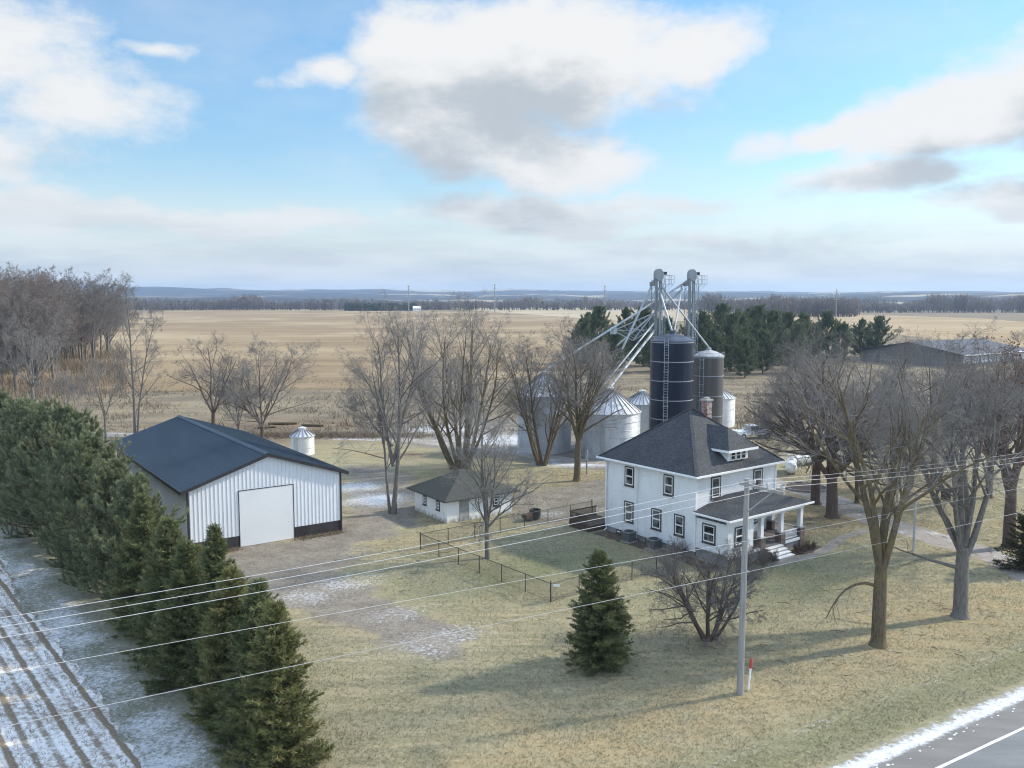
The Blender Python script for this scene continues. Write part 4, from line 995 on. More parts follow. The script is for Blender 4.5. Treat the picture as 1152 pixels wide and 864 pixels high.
def tubes(pts, rad, k):
    n, m, _ = pts.shape
    T = norm(np.gradient(pts, axis=1)); ref = np.tile(np.array([.31, .52, .05]), (n, 1)); big = np.abs(norm(pts[:, -1] - pts[:, 0])[:, 2]) < .7
    ref[big] = [0.02, .05, 1.]
    U = norm(np.cross(T, ref[:, None])); W = np.cross(T, U)
    a = np.arange(k) * 2 * PI / k
    v = pts[:, :, None] + rad[:, :, None, None] * (np.cos(a)[None, None, :, None] * U[:, :, None] + np.sin(a)[None, None, :, None] * W[:, :, None])
    base = (np.arange(n) * m * k)[:, None, None]; j = (np.arange(m - 1) * k)[None, :, None]; i = np.arange(k)[None, None]; i2 = (i + 1) % k
    q = np.stack(np.broadcast_arrays(base + j + i, base + j + i2, base + j + k + i2, base + j + k + i), -1).reshape(-1, 4)
    return v.reshape(-1, 3), q
def join(parts):
    vs, qs, o = [], [], 0
    for v, q in parts: vs.append(v); qs.append(q + o); o += len(v)
    return np.concatenate(vs), np.concatenate(qs)

def bare_tree(seed, stems, lv, rmin=.008, flare=1.5, leaves=0):
    """stems: (base xyz, direction, length, radius, up, wob); lv: one dict per branching level. Returns trunk mesh data and crown mesh data"""
    rng = np.random.default_rng(seed); tr = []; cr = []; PT = []; RD = []; LN = []
    for b, d, l, r, up, wob in stems:
        p = grow(np.array([b], float), np.array([d], float), np.array([l], float), 14, up, wob, rng)
        ra = radii(np.array([r]), 14, .22, .9); fl = np.array([flare, 1.12] + [1] * 12) if b[2] <= .05 else np.ones(14)
        # extra ring for the root flare
        if b[2] <= .05:
            p2 = np.concatenate([p[:, :1] - [[0, 0, .15]], p[:, :1] + (p[:, 1:2] - p[:, :1]) * .12, p[:, :1] + (p[:, 1:2] - p[:, :1]) * .4, p[:, 1:]], 1)
            r2 = np.concatenate([ra[:, :1] * flare, ra[:, :1] * (1 + (flare - 1) * .45), ra[:, :1] * 1.03, ra[:, 1:]], 1)
        else: p2, r2 = p, ra
        tr.append(tubes(p2, r2, 12)); PT.append(p); RD.append(ra); LN.append(l)
    P, R, Ln = np.concatenate(PT), np.concatenate(RD), np.array(LN)
    tips = None
    for i, c in enumerate(lv):
        p, d, l, r = kids(P, R, Ln, c['n'], c.get('t0', .3), c.get('t1', 1.), c.get('ang', .8), c.get('dang', .18), c.get('lf', .6), c.get('taper', .5), rng, c.get('upb', 0))
        if 'pmin' in c: l = np.maximum(l, c['pmin'])
        m = c.get('m', 6 if i < 2 else 4 if i < 3 else 3)
        P = grow(p, d, l, m, c.get('up', .06), c.get('wob', .1), rng, c.get('sag', 0))
        r0 = np.clip(np.minimum(r * c.get('rf', .62), l * c.get('rl', .022)), rmin * .52, None)
        R = np.maximum(radii(r0, m, .4), rmin * .6); Ln = l
        (tr if i < c.get('trunk_levels', 1) and i == 0 else cr).append(tubes(P, R, 7 if i == 0 else 5 if i == 1 else 3))
    lf = None
    if leaves:
        idx = rng.integers(0, len(P), leaves); c = P[idx, -1]; s = .05 + .05 * rng.random((leaves, 1))
        a = norm(rng.normal(size=(leaves, 3))) * s; b = norm(np.cross(a, rng.normal(size=(leaves, 3)))) * s * .7
        lf = (np.stack([c - a, c + b, c + a, c - b], 1).reshape(-1, 3), np.arange(leaves * 4).reshape(-1, 4), rng.random(leaves))
    return join(tr), join(cr), lf
def tree_thing(name, label, cat, loc, data, bm_, tm_, group=None, rz=0.):
    t = thing(name, label, cat, loc, rz, group)
    mesh_obj('trunk', fast_mesh('trunk', *data[0]), bm_, t); mesh_obj('crown', fast_mesh('crown', *data[1]), tm_, t)
    if data[2] is not None: mesh_obj('dry_leaves', fast_mesh('dry_leaves', data[2][0], data[2][1], shade_q=data[2][2], smooth=False), M['dryleaf'], t)
    return t

def maple_lv(n1=9, n2=9, n3=8, n4=5, n5=2, a1=.55, lf1=.75, up=.10, t0=.30, dens=1.):
    return [dict(n=n1, t0=t0, t1=1., ang=a1 + .14, dang=.2, lf=lf1 * 1.05, taper=.5, up=up * .35, wob=.10, m=9, rf=.62, rl=.024),
            dict(n=max(5, n2 - 3), t0=.25, t1=1., ang=.74, dang=.24, lf=.52, taper=.45, up=.025, wob=.14, m=6, rl=.0145),
            dict(n=max(5, n3 - 2), t0=.2, t1=1., ang=.78, dang=.26, lf=.55, taper=.4, up=.015, wob=.18, m=5, rl=.0082),
            dict(n=min(n4, 4), t0=.2, t1=1., ang=.80, dang=.3, lf=.62, taper=.35, up=.01, wob=.22, m=4, rl=.005),
            dict(n=min(n5, 2), t0=.2, t1=1., ang=.75, dang=.3, lf=.65, taper=.3, up=.01, wob=.18, m=3, rl=.005)]
def stems_of(seed, r, forks, hf, spread, H, lean=(0, 0)):
    """one trunk up to hf, then forks stems fanning out"""
    rng = random.Random(seed); d0 = (lean[0] + rng.uniform(-.03, .03), lean[1] + rng.uniform(-.03, .03), 1)
    out = [((0, 0, 0), d0, hf * 1.02, r, 0, .012)]
    top = np.array(d0) / np.linalg.norm(d0) * hf
    for k in range(forks):
        a = 2 * PI * (k + rng.uniform(-.25, .25)) / forks + seed; s = 1.4 * spread * rng.uniform(.6, 1.15) * (.25 if k == 0 else 1)
        out.append(((top[0], top[1], hf * rng.uniform(.78, .97)), (math.cos(a) * s, math.sin(a) * s, 1), (H - hf) * rng.uniform(.7, .95) * .82, r * rng.uniform(.45, .62), .022, .05))
    return out
fix = dict(up=.02)
def single(seed, r, H, forks, hf, spread, lv, rmin, **k):
    st = stems_of(seed, r, forks, hf, spread, H, k.get('lean', (0, 0)))
    # the bole keeps its girth below the fork
    d = bare_tree_fork(seed, st, lv, rmin, k.get('leaves', 0), k.get('flare', 1.55), k.get('extra', []))
    return d
def bare_tree_fork(seed, st, lv, rmin, leaves, flare, extra):
    """bole drawn with little taper; the forks carry the crown"""
    rng = np.random.default_rng(seed + 100)
    b, d, l, r, up, wob = st[0]
    p = grow(np.array([b], float), np.array([d], float), np.array([l], float), 9, 0, wob, rng)
    p2 = np.concatenate([p[:, :1] - [[0, 0, .15]], p[:, :1] + (p[:, 1:2] - p[:, :1]) * .15, p[:, :1] + (p[:, 1:2] - p[:, :1]) * .5, p[:, 1:]], 1)
    ra = radii(np.array([r]), 9, .8); r2 = np.concatenate([ra[:, :1] * flare, ra[:, :1] * (1 + (flare - 1) * .4), ra[:, :1] * 1.04, ra[:, 1:]], 1)
    bole = tubes(p2, r2, 14)
    top = p[0, -1]
    st2 = [((top[0] - (0 if i == 0 else 0), top[1], s[0][2] * top[2] / (l / 1.02)), s[1], s[2], s[3], s[4], s[5]) for i, s in enumerate(st[1:])] + extra
    T, Cn, lf = bare_tree(seed, st2, lv, rmin, flare, leaves)
    return join([bole, T]), Cn, lf

def add_limbs(d, seed, limbs):
    e = bare_tree(seed, limbs, [dict(n=6, t0=.35, t1=1., ang=.7, lf=.34, taper=.3, up=.03, wob=.14, m=6, rf=.5, rl=.014), dict(n=4, t0=.2, ang=.7, lf=.5, up=.02, wob=.18, m=4, rl=.009), dict(n=3, t0=.2, ang=.7, lf=.6, wob=.2, m=3, rl=.007)], .0065)
    return join([d[0], e[0]]), join([d[1], e[1]]), d[2]
def loc(px, py): x, y = gnd(px, py); return (x, y, 0)
# two big maples of the front yard
low = [((-.2, -.1, 3.3), (-.9, -.25, .75), 4.0, .10, -.16, .05)]
tree_thing('maple_tree', 'big bare maple with olive trunk, nearest the road on the front lawn', 'tree', loc(988, 726),
           add_limbs(single(3, .40, 19.2, 6, 4.3, .21, maple_lv(9, 8, 8, 6, 2, .50, .50, .09, .34), .0065, flare=1.5), 5, low), M['bark'], M['twig'], 'front yard maples')
low = [((-.1, 0, 3.0), (-.95, .1, .3), 4.4, .13, .0, .08), ((0, 0, 3.9), (-.75, .1, .75), 4.8, .13, .02, .06)]
tree_thing('maple_tree', 'big bare maple with a bird box, many stems forking low, on the right lawn', 'tree', loc(1080, 694),
           add_limbs(single(8, .43, 18.6, 6, 4.2, .28, maple_lv(9, 8, 8, 6, 2, .5, .52, .08, .34), .0065), 6, low), M['bark_grey'], M['twig'], 'front yard maples')
tree_thing('maple_tree', 'bare dark tree by the driveway bend at the right, rusty leaves below', 'tree', loc(1135, 616),
           single(12, .46, 18.6, 5, 4.5, .40, maple_lv(8, 9, 8, 6, 3, .6, .66, .05, .12), .008, leaves=2600), M['bark_red'], M['twig_dark'], 'front yard maples')
tree_thing('oak_tree', 'stout dark bare tree right of the house with long low limbs, in front', 'tree', loc(936, 582),
           single(21, .52, 18.2, 6, 3.8, .62, maple_lv(9, 9, 8, 6, 3, .75, .72, .03, .1), .009), M['bark_red'], M['twig_dark'], 'pair of dark trees right of the house')
tree_thing('oak_tree', 'stout dark bare tree behind right house corner, limbs reaching left over tanks', 'tree', loc(917, 567),
           single(22, .44, 17.5, 6, 4.2, .7, maple_lv(9, 9, 8, 6, 3, .75, .70, .03, .1), .009, lean=(-.03, 0), extra=[((-.2, 0, 4.5), (-.9, -.1, .5), 6.5, .16, .01, .08)]), M['bark_red'], M['twig_dark'], 'pair of dark trees right of the house')
tree_thing('slim_tree', 'slim bare tree between the dark pair and the front maple', 'tree', loc(964, 566),
           single(31, .20, 13, 4, 3.5, .35, maple_lv(7, 8, 7, 6, 3, .6, .6, .05, .1), .009), M['bark'], M['twig_dark'])
tree_thing('maple_tree', 'bare tree standing across the driveway behind the forked front maple', 'tree', loc(1050, 545),
           single(33, .34, 17.0, 5, 3.6, .5, maple_lv(8, 9, 7, 6, 3, .6, .66, .05, .1), .011), M['bark'], M['twig'], 'trees across the driveway')
tree_thing('maple_tree', 'bare tree across the driveway near the long barn, farther right', 'tree', loc(1112, 560),
           single(34, .33, 16.5, 5, 3.4, .5, maple_lv(8, 9, 7, 6, 3, .6, .66, .05, .1), .011, leaves=1200), M['bark_red'], M['twig_dark'], 'trees across the driveway')
# yard trees
sm = maple_lv(8, 8, 6, 5, 3, .55, .62, .07, .1)
tree_thing('yard_tree', 'small grey bare tree inside the chain link fence', 'tree', loc(548.5, 628),
           single(41, .19, 13.2, 4, 2.6, .20, sm, .007, extra=[((0, 0, 2.3), (.8, .05, .55), 4.2, .09, .03, .09), ((0, 0, 2.4), (-.65, -.2, .7), 3.2, .08, .02, .1), ((0, 0, 2.9), (-.4, -.3, -.05), 2.2, .05, .0, .12)]), M['bark_grey'], M['twig'])
tree_thing('maple_tree', 'tall slim twin-stemmed bare tree between shed and outbuilding', 'tree', loc(443, 578),
           bare_tree(44, [((0, 0, 0), (.03, 0, 1), 15.6, .25, .0, .03), ((-.35, .1, 0), (-.12, .02, 1), 12.5, .15, .02, .03), ((0, 0, 4.6), (.22, .1, 1), 11.5, .17, .02, .04), ((0, 0, 4.2), (-.3, .1, 1), 11, .16, .03, .04), ((0, 0, 6), (-.75, .1, .7), 5.5, .1, .02, .08)],
           [dict(n=15, t0=.26, t1=1., ang=.7, dang=.2, lf=.44, taper=.35, up=.03, wob=.09, m=7, rf=.5, rl=.02)] + maple_lv(8, 7, 7, 6, 3)[1:], .009, 1.3), M['bark_grey'], M['twig'], 'tall yard trees')
def clump(seed, n, H, spread, r, lv, rmin, base=.45, stem=.75):
    rng = random.Random(seed); st = []
    for k in range(n):
        a = 2 * PI * (k + rng.uniform(-.3, .3)) / n; s = 1.3 * spread * rng.uniform(.55, 1.15) * (.25 if k == 0 else 1)
        st.append(((base * math.cos(a) * rng.uniform(.3, 1), base * math.sin(a) * rng.uniform(.3, 1), 0), (math.cos(a) * s, math.sin(a) * s, 1), H * stem * rng.uniform(.85, 1.05), r * rng.uniform(.75, 1.15), .02, .035))
    return bare_tree(seed, st, lv, rmin, 1.35)
clv = [dict(n=11, t0=.22, t1=1., ang=.60, dang=.18, lf=.40, taper=.3, up=.05, wob=.09, m=7, rf=.5, rl=.02)] + maple_lv(8, 7, 7, 6, 3)[1:]
tree_thing('maple_tree', 'large many-stemmed bare tree behind the outbuilding roof', 'tree', loc(519, 529), clump(51, 9, 18.5, .40, .25, clv, .011, 1.1, .82), M['bark'], M['twig'], 'tall yard trees')
tree_thing('maple_tree', 'dense bare tree with one straight trunk in front of the left bins', 'tree', loc(649, 541),
           single(53, .36, 18.2, 6, 5.0, .40, maple_lv(9, 9, 8, 7, 3, .6, .62, .06, .1), .010), M['bark'], M['twig'], 'tall yard trees')
tree_thing('maple_tree', 'vase-shaped bare tree with fanning stems before the grey shaded bin', 'tree', loc(610, 523), clump(55, 7, 16.0, .40, .2, clv, .011, .7, .8), M['bark'], M['twig_dark'], 'tall yard trees')
# field-edge trees behind the shed
flv = [dict(n=10, t0=.25, t1=1., ang=.62, dang=.18, lf=.42, taper=.35, up=.05, wob=.1, m=7, rf=.55, rl=.022)] + maple_lv(8, 7, 6, 5, 3)[1:]
def fork(seed, H, r, spread, n, rmin=.012, hf=3.5, lv=None): return single(seed, r, H, n, hf, spread, lv or maple_lv(7, 8, 7, 5, 3, .62, .6, .05, .15), rmin, flare=1.3)
fg = 'bare trees behind the machine shed'
tree_thing('field_tree', 'open-limbed dark bare tree rising behind the shed ridge', 'tree', loc(240, 490), fork(61, 17.0, .30, .55, 4), M['bark_red'], M['twig_dark'], fg)
tree_thing('field_tree', 'finely twigged bare tree right of the shed ridge', 'tree', loc(295, 497), fork(62, 15., .24, .55, 6, .012, 2.2, maple_lv(9, 9, 8, 6, 3, .6, .6, .05, .1)), M['bark_red'], M['twig'], fg)
tree_thing('field_tree', 'thin young bare tree low beside the finely twigged one', 'tree', loc(268, 498), fork(63, 11.5, .14, .3, 4, .012, 2.0), M['bark_red'], M['twig'], fg)
tree_thing('field_tree', 'tallest slender twin-stemmed bare tree left of the shed roof', 'tree', loc(152, 494), bare_tree(64, [((0, 0, 0), (.02, 0, 1), 19.5, .20, 0, .025), ((.3, 0, 0), (.10, 0, 1), 16, .15, 0, .03)],
           [dict(n=16, t0=.3, t1=1., ang=.65, dang=.2, lf=.24, taper=.4, up=.07, wob=.09, m=6, rf=.5, rl=.02)] + maple_lv(8, 7, 6, 5, 3)[1:], .012, 1.3), M['bark_grey'], M['twig'], fg)
tree_thing('field_tree', 'thin leaning bare tree next to the twin-stemmed one on its left', 'tree', loc(119, 497), fork(65, 14, .15, .3, 3, .012, 4.), M['bark_grey'], M['twig'], fg)
tree_thing('field_tree', 'spreading bare tree behind the pines at the left edge', 'tree', loc(38, 459), fork(66, 17.5, .30, .65, 5, .015, 4.), M['bark_grey'], M['twig'], fg)
tree_thing('field_tree', 'small twiggy bare tree between the spreading tree and thin one', 'tree', loc(74, 470), fork(67, 9, .12, .5, 4, .015, 2.), M['bark_grey'], M['twig'], fg)
# wood on the left skyline: four grown trees, copied
wl = maple_lv(7, 7, 6, 5, 2, .55, .55, .07, .12)
wlab = 'bare grey tree of the wood on the left skyline'
wg_ = 'bare trees of the left wood'
protos = [tree_thing('wood_tree', wlab, 'tree', (0, 0, 0), single(70 + k, .27 + .05 * (k % 2), (26, 23, 28, 20)[k], 4 + k % 2, (6, 4.5, 7, 3)[k], .40, wl, .030), M['bark_grey'], M['twig_dark'] if k != 1 else M['twig_warm'], wg_) for k in range(4)]
rng = random.Random(12); spots = []
tries = 0
while len(spots) < 225 and tries < 9000:
    tries += 1
    px = rng.uniform(-130, 150); py = rng.triangular(384, 446, 396) + max(0, 40 - px) * .05
    if px > 60 and py > 412: continue
    if px > 124: continue
    x, y = gnd(px, py)
    if all((x - a) ** 2 + (y - b) ** 2 > 6 for a, b in spots): spots.append((x, y))
used = set()
for x, y in spots:
    k = rng.randrange(4)
    o = protos[k] if k not in used else copy_tree(protos[k]); used.add(k)
    o.location = (x, y, 0); o.rotation_euler = (0, 0, rng.uniform(0, 6.28)); s_ = rng.uniform(.82, 1.16) if len(used) < 4 or rng.random() > .22 else rng.uniform(.3, .5); o.scale = (s_, s_, s_)
# lone trees on the far field edge at the left
for i, (px, py, s_) in enumerate(((183, 350.5, .9), (170, 352, .7), (146, 356, .8))):
    o = copy_tree(protos[i % 4]); x, y = gnd(px, 352); o.location = (x * .72, y * .72, 0); o.scale = (s_ * .8,) * 3; o.rotation_euler = (0, 0, i)
    o['label'] = ('lone bare tree at far field edge right of the wood', 'shorter bare tree at far field edge beside the lone one', 'bare tree at far field edge closest to the wood')[i]; o['group'] = 'lone trees at the far field edge'

# multi-stemmed lilac in front of the porch, bushes against the house
def bush(seed, n, Hh, spread, r, rmin, lv, base=.25): return clump(seed, n, Hh, spread, r, lv, rmin, base, .62)
blv = [dict(n=8, t0=.3, t1=1., ang=.7, dang=.25, lf=.55, taper=.2, up=.05, wob=.16, m=6, rf=.6, rl=.02), dict(n=7, t0=.15, ang=.75, dang=.3, lf=.5, up=.03, wob=.2, m=5, rl=.014), dict(n=8, t0=.1, ang=.8, dang=.3, lf=.5, up=.02, wob=.2, m=4, rl=.012), dict(n=6, t0=.1, ang=.8, dang=.3, lf=.6, up=.0, wob=.2, m=3, rl=.01)]
tree_thing('lilac_bush', 'large tangled bare lilac with several trunks in front of the porch', 'bush', loc(797, 720), bush(81, 9, 7.4, .56, .13, .007, blv, .4), M['bark_red'], M['twig_dark'])
slv = [dict(n=8, t0=.1, t1=1., ang=.6, dang=.25, lf=.6, taper=.2, up=.05, wob=.15, m=5, rf=.7, rl=.02), dict(n=8, t0=.1, ang=.7, dang=.3, lf=.5, up=.03, wob=.2, m=4, rl=.014), dict(n=6, t0=.1, ang=.7, dang=.3, lf=.55, up=.02, wob=.2, m=3, rl=.012)]
for i, (a, b, hh, lab) in enumerate(((.6, -3.9, 1.5, 'bare twiggy shrub at the front porch corner behind the lilac'), (2.3, -4.1, 1.4, 'bare twiggy shrub under the porch room window'), (3.5, -4.0, 1.1, 'low bare shrub just left of the porch steps'), (7.2, -3.9, .8, 'low reddish shrub right of the porch steps under the railing'), (8.6, -3.9, .8, 'low reddish shrub at the porch end pier'), (-.9, .8, 1.5, 'leafless shrub against the shaded house wall near the front corner'))):
    tree_thing('shrub', lab, 'shrub', hloc(a, b), bush(90 + i, 12, hh, .6, .02, .005, slv, .3), M['bark_red'], M['twig_dark'] if i not in (3, 4) else M['bark_red'], 'bare shrubs around the porch')

# bird box on the forked maple
x, y = gnd(1080, 694); bx_, by_, bz_ = at(1064, 557, y - .5)
t = thing('bird_box', 'brown wooden bird box fixed to the forked front maple', 'bird box', (bx_, by_, bz_ - .3))
m = MB(); m.box(-.2, .2, -.18, .18, 0, .5); m.build('box', M['wood_brown'], t); m = MB(); m.prism([(-.27, -.3, .502), (-.27, .24, .62), (-.27, .24, .66), (-.27, -.3, .54)], (.54, 0, 0)); m.build('lid', M['rust'], t)
m = MB(); m.tube([(0, -.185, .3), (0, -.181, .3)], .05, 12); m.build('entrance', M['black_rub'], t)
m = MB(); m.bar((0, .18, .25), (.75, .5, -.3), .05); m.build('bracket', M['galv_dark'], t)

# ---------------------------------------------------------------- evergreens
def tri_sprays(C_, D_, n, ln, w, spread, rng, flat=.0):
    """n narrow blades round each centre, pointing roughly along D_"""
    N_ = len(C_); d = np.repeat(D_, n, 0); c = np.repeat(C_, n, 0)
    dd = norm(d + rng.normal(size=d.shape) * spread); l = ln * rng.uniform(.6, 1.25, (len(d), 1))
    s = norm(np.cross(dd, rng.normal(size=d.shape))) * w * rng.uniform(.7, 1.3, (len(d), 1))
    off = d * (rng.random((len(d), 1)) - .5) * ln * 1.1
    a = c + off; v = np.stack([a - s * .5, a + s * .5, a + dd * l], 1).reshape(-1, 3)
    return v, np.arange(len(v)).reshape(-1, 3)
def spruce(seed, Hh, R, density=1., ln=.20, w=.045, droop=.12, pw=.85, base=.03, cone_jit=.25, warm=0.):
    rng = np.random.default_rng(seed); nb = int(46 * Hh * density)
    t = np.sort(rng.random(nb)) ** 1.12
    z = Hh * (base + (1 - base) * t); az = rng.random(nb) * 2 * PI
    lobes = 1 + .22 * np.sin(az * 2 + seed) * (1 - t) + .14 * np.sin(az * 5 + t * 9 + seed)
    Lb = R * ((1 - t) ** pw * np.interp(t, [0, .06, .14, 1], [.75, .95, 1., 1.]) + .015) * rng.uniform(1 - cone_jit, 1 + cone_jit * .7, nb) * lobes + .10
    el = np.interp(t, [0, .5, 1], [-.10, .25, 1.0]) + rng.normal(size=nb) * .12
    D = np.stack([np.cos(az) * np.cos(el), np.sin(az) * np.cos(el), np.sin(el)], 1)
    lean = np.array([math.sin(seed), math.cos(seed * 2.1), 0]) * .015 * Hh
    P0 = np.stack([lean[0] * t ** 2, lean[1] * t ** 2, z], 1)
    m = 6; pts = grow(P0, D, Lb, m, .02, .05, rng); pts[:, :, 2] -= droop * Lb[:, None] * np.sin(np.linspace(0, PI, m))[None] * (1 - t)[:, None]
    rad = radii(.008 + .012 * Lb, m, .3)
    trunk = tubes(np.array([[[lean[0] * f ** 2, lean[1] * f ** 2, Hh * f * .985 - .1] for f in np.linspace(0, 1, 8)]]), radii(np.array([.022 * Hh + .02]), 8, .06), 10)
    wood = tubes(pts, rad, 3)
    # side sprays along every branch, flat-ish and hanging
    k = np.maximum(2, (Lb / .085 * density)).astype(int); ib = np.repeat(np.arange(nb), k); f = rng.random(len(ib)) ** .72
    x = f * (m - 1); i0 = np.minimum(x.astype(int), m - 2); fr = (x - i0)[:, None]
    c = pts[ib, i0] * (1 - fr) + pts[ib, i0 + 1] * fr; tn = norm(pts[ib, i0 + 1] - pts[ib, i0])
    side = norm(np.cross(tn, [0, 0, 1.]) + 1e-6); sg = np.where(rng.random(len(ib)) < .5, -1, 1)[:, None]
    dd = norm(tn * .75 + side * sg * .6 + np.array([0, 0, .02]) + rng.normal(size=tn.shape) * .18)
    sl_ = np.minimum(.42, .14 + .34 * Lb[ib] * (1 - f))[:, None] * rng.uniform(.5, 1.1, (len(ib), 1))
    cc = c + dd * sl_ * rng.random((len(ib), 1)); cc[:, 2] -= .05 * rng.random(len(ib))
    v, tr = tri_sprays(cc, dd, 6, ln, w, .55, rng)
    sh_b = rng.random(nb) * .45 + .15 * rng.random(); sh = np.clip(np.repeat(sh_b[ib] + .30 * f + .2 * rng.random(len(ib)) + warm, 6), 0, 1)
    return trunk, wood, (v, tr, sh)
def pine(seed, Hh, R, density=1., ln=.2, w=.03, base=.08, n=9):
    rng = np.random.default_rng(seed); nb = int(17 * Hh * density)
    t = np.sort(rng.random(nb)); z = Hh * (base + (1 - base) * t); az = rng.random(nb) * 2 * PI
    Lb = R * (np.interp(t, [0, .2, .55, .85, 1], [.8, 1., .92, .5, .12]) * (1 + .25 * np.sin(az * 3 + t * 11 + seed))) * rng.uniform(.6, 1.15, nb) + .15
    el = np.interp(t, [0, .5, 1], [.05, .4, 1.15]) + rng.normal(size=nb) * .15
    D = np.stack([np.cos(az) * np.cos(el), np.sin(az) * np.cos(el), np.sin(el)], 1); P0 = np.stack([0 * z, 0 * z, z], 1)
    m = 6; pts = grow(P0, D, Lb, m, .10, .07, rng); rad = radii(.01 + .014 * Lb, m, .3)
    p2, d2, l2, r2 = kids(pts, rad, Lb, 9, .3, 1., .7, .25, .34, .5, rng, .25)
    P2 = grow(p2, d2, l2, 4, .14, .1, rng); R2 = np.maximum(radii(l2 * .015, 4, .4), .006)
    trunk = tubes(np.array([[[.02 * Hh * math.sin(f * 3 + seed) * f, 0, Hh * f * .97 - .1] for f in np.linspace(0, 1, 8)]]), radii(np.array([.018 * Hh + .03]), 8, .08), 10)
    wood = join([tubes(pts, rad, 4), tubes(P2, R2, 3)])
    k = int(9 * density) + 1; ib = np.repeat(np.arange(len(P2)), k); f = rng.random(len(ib)) ** .6
    x = f * 3; i0 = np.minimum(x.astype(int), 2); fr = (x - i0)[:, None]
    c = P2[ib, i0] * (1 - fr) + P2[ib, i0 + 1] * fr; tn = norm(P2[ib, i0 + 1] - P2[ib, i0])
    v, tr = tri_sprays(c, norm(tn + [0, 0, .25]), n, ln, w, .62, rng)
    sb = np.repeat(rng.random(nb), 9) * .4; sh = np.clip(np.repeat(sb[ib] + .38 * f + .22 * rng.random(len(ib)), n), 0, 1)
    return trunk, wood, (v, tr, sh)
def evergreen(name, label, cat, l, d, mat, group=None, rz=0., bk='bark'):
    t = thing(name, label, cat, l, rz, group)
    mesh_obj('trunk', fast_mesh('trunk', *d[0]), M[bk], t); mesh_obj('branches', fast_mesh('branches', *d[1]), M['bark_red'], t)
    mesh_obj('crown', fast_mesh('crown', d[2][0], None, d[2][1], shade_t=d[2][2], smooth=False), mat, t); return t
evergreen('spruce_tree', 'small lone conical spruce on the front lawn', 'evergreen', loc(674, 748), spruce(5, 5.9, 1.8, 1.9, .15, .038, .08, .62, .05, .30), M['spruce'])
row0 = EDGE0 + wn * 2.25
ords = 'first second third fourth fifth sixth seventh eighth ninth tenth eleventh'.split()
rowspec = [(-1.3, 7.1, 1.5), (.6, 6.2, 1.5), (2.1, 6.9, 1.75), (3.8, 7.2, 1.7), (5.3, 6.4, 1.75), (6.7, 8.5, 1.5), (8.6, 7.4, 1.75), (10.4, 6.5, 1.75), (12.2, 7.7, 1.85), (14.8, 6.9, 1.95), (17.6, 8.0, 2.15)]
jit = [-.6, -.4, .2, -.4, .3, .2, -.6, .5, -.3, .4, 0]
for i, (s_, hh, r_) in enumerate(rowspec):
    q = row0 + wu * s_ + wn * jit[i]
    lab = 'shaggy spruce at the near end of the evergreen row, closest to the road' if i == 0 else f'{ords[i]} spruce of the evergreen row counted from the near end'
    warm = i in (0, 3, 7)
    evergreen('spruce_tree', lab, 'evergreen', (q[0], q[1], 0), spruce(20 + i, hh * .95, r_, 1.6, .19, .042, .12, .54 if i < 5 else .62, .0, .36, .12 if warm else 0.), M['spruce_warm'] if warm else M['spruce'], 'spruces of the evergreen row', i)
prow = [(21.2, 8.4, 2.5), (24.8, 9.0, 2.7), (29.0, 10.0, 3.0), (33., 10.6, 3.2), (37.2, 11.3, 3.3), (41.6, 10.6, 3.3), (46.2, 10.6, 3.4), (51, 10.4, 3.4), (56, 9.8, 3.4), (61.5, 10., 3.4)]
pl_ = ['soft grey-green pine next to the last spruce, beside the shed wall'] + [f'{o_} soft grey-green pine of the evergreen row past the spruces' for o_ in 'second third fourth fifth sixth seventh eighth ninth'.split()] + ['farthest soft grey-green pine at the left edge of the row']
for i, (s_, hh, r_) in enumerate(prow):
    q = row0 + wu * s_ + wn * (.3 * math.cos(i * 1.7) + .5)
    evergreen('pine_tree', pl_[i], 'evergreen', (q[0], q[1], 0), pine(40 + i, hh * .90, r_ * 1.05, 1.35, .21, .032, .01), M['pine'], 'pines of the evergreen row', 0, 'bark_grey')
x, y = gnd(1163, 640); evergreen('cedar_bush', 'dark cedar bush cut off by the right picture edge', 'bush', (x, y, 0), spruce(71, 4.6, 2.0, 1.2, .18, .05, .05, .5, .02, .3), M['cedar'])
# pine grove behind the bins
pp = [pine(60 + k, (12.4, 13.6, 11)[k], (4.6, 5.0, 4.2)[k], .60, .5, .12, .04, 6) for k in range(3)]
pts_ = [(655, 415, .95), (672, 408, 1.05), (690, 420, .9), (705, 405, 1.1), (724, 412, 1.05), (748, 404, 1.0), (790, 410, 1.05), (812, 404, 1.1), (832, 412, 1.2), (851, 404, 1.15), (868, 415, 1.0), (880, 402, 1.05), (904, 408, 1.0), (930, 404, .95), (946, 408, .9), (968, 402, .85), (988, 404, .85), (838, 425, .8), (800, 424, .8), (662, 400, .9), (715, 400, .95), (740, 418, .85), (822, 418, .95), (858, 420, .85), (842, 402, 1.1), (895, 420, .8), (916, 402, .85), (780, 402, 1.0), (885, 410, .95)]
first = {}
where = ['behind the dense bare tree', 'left of the elevator truss', 'below the grain spouts', 'behind the left elevator', 'behind the navy silo', 'between the two silos', 'behind the grey silo']
for i, (px, py, s_) in enumerate(pts_):
    k = i % 3; x, y = gnd(px, py)
    lab = 'dark green pine of the grove behind the silos'
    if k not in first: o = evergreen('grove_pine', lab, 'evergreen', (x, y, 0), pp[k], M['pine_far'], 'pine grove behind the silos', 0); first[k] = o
    else: o = copy_tree(first[k]); o.location = (x, y, 0)
    o.scale = (s_ * 1.02, s_ * 1.02, s_ * 1.04); o.rotation_euler = (0, 0, i * 1.3)

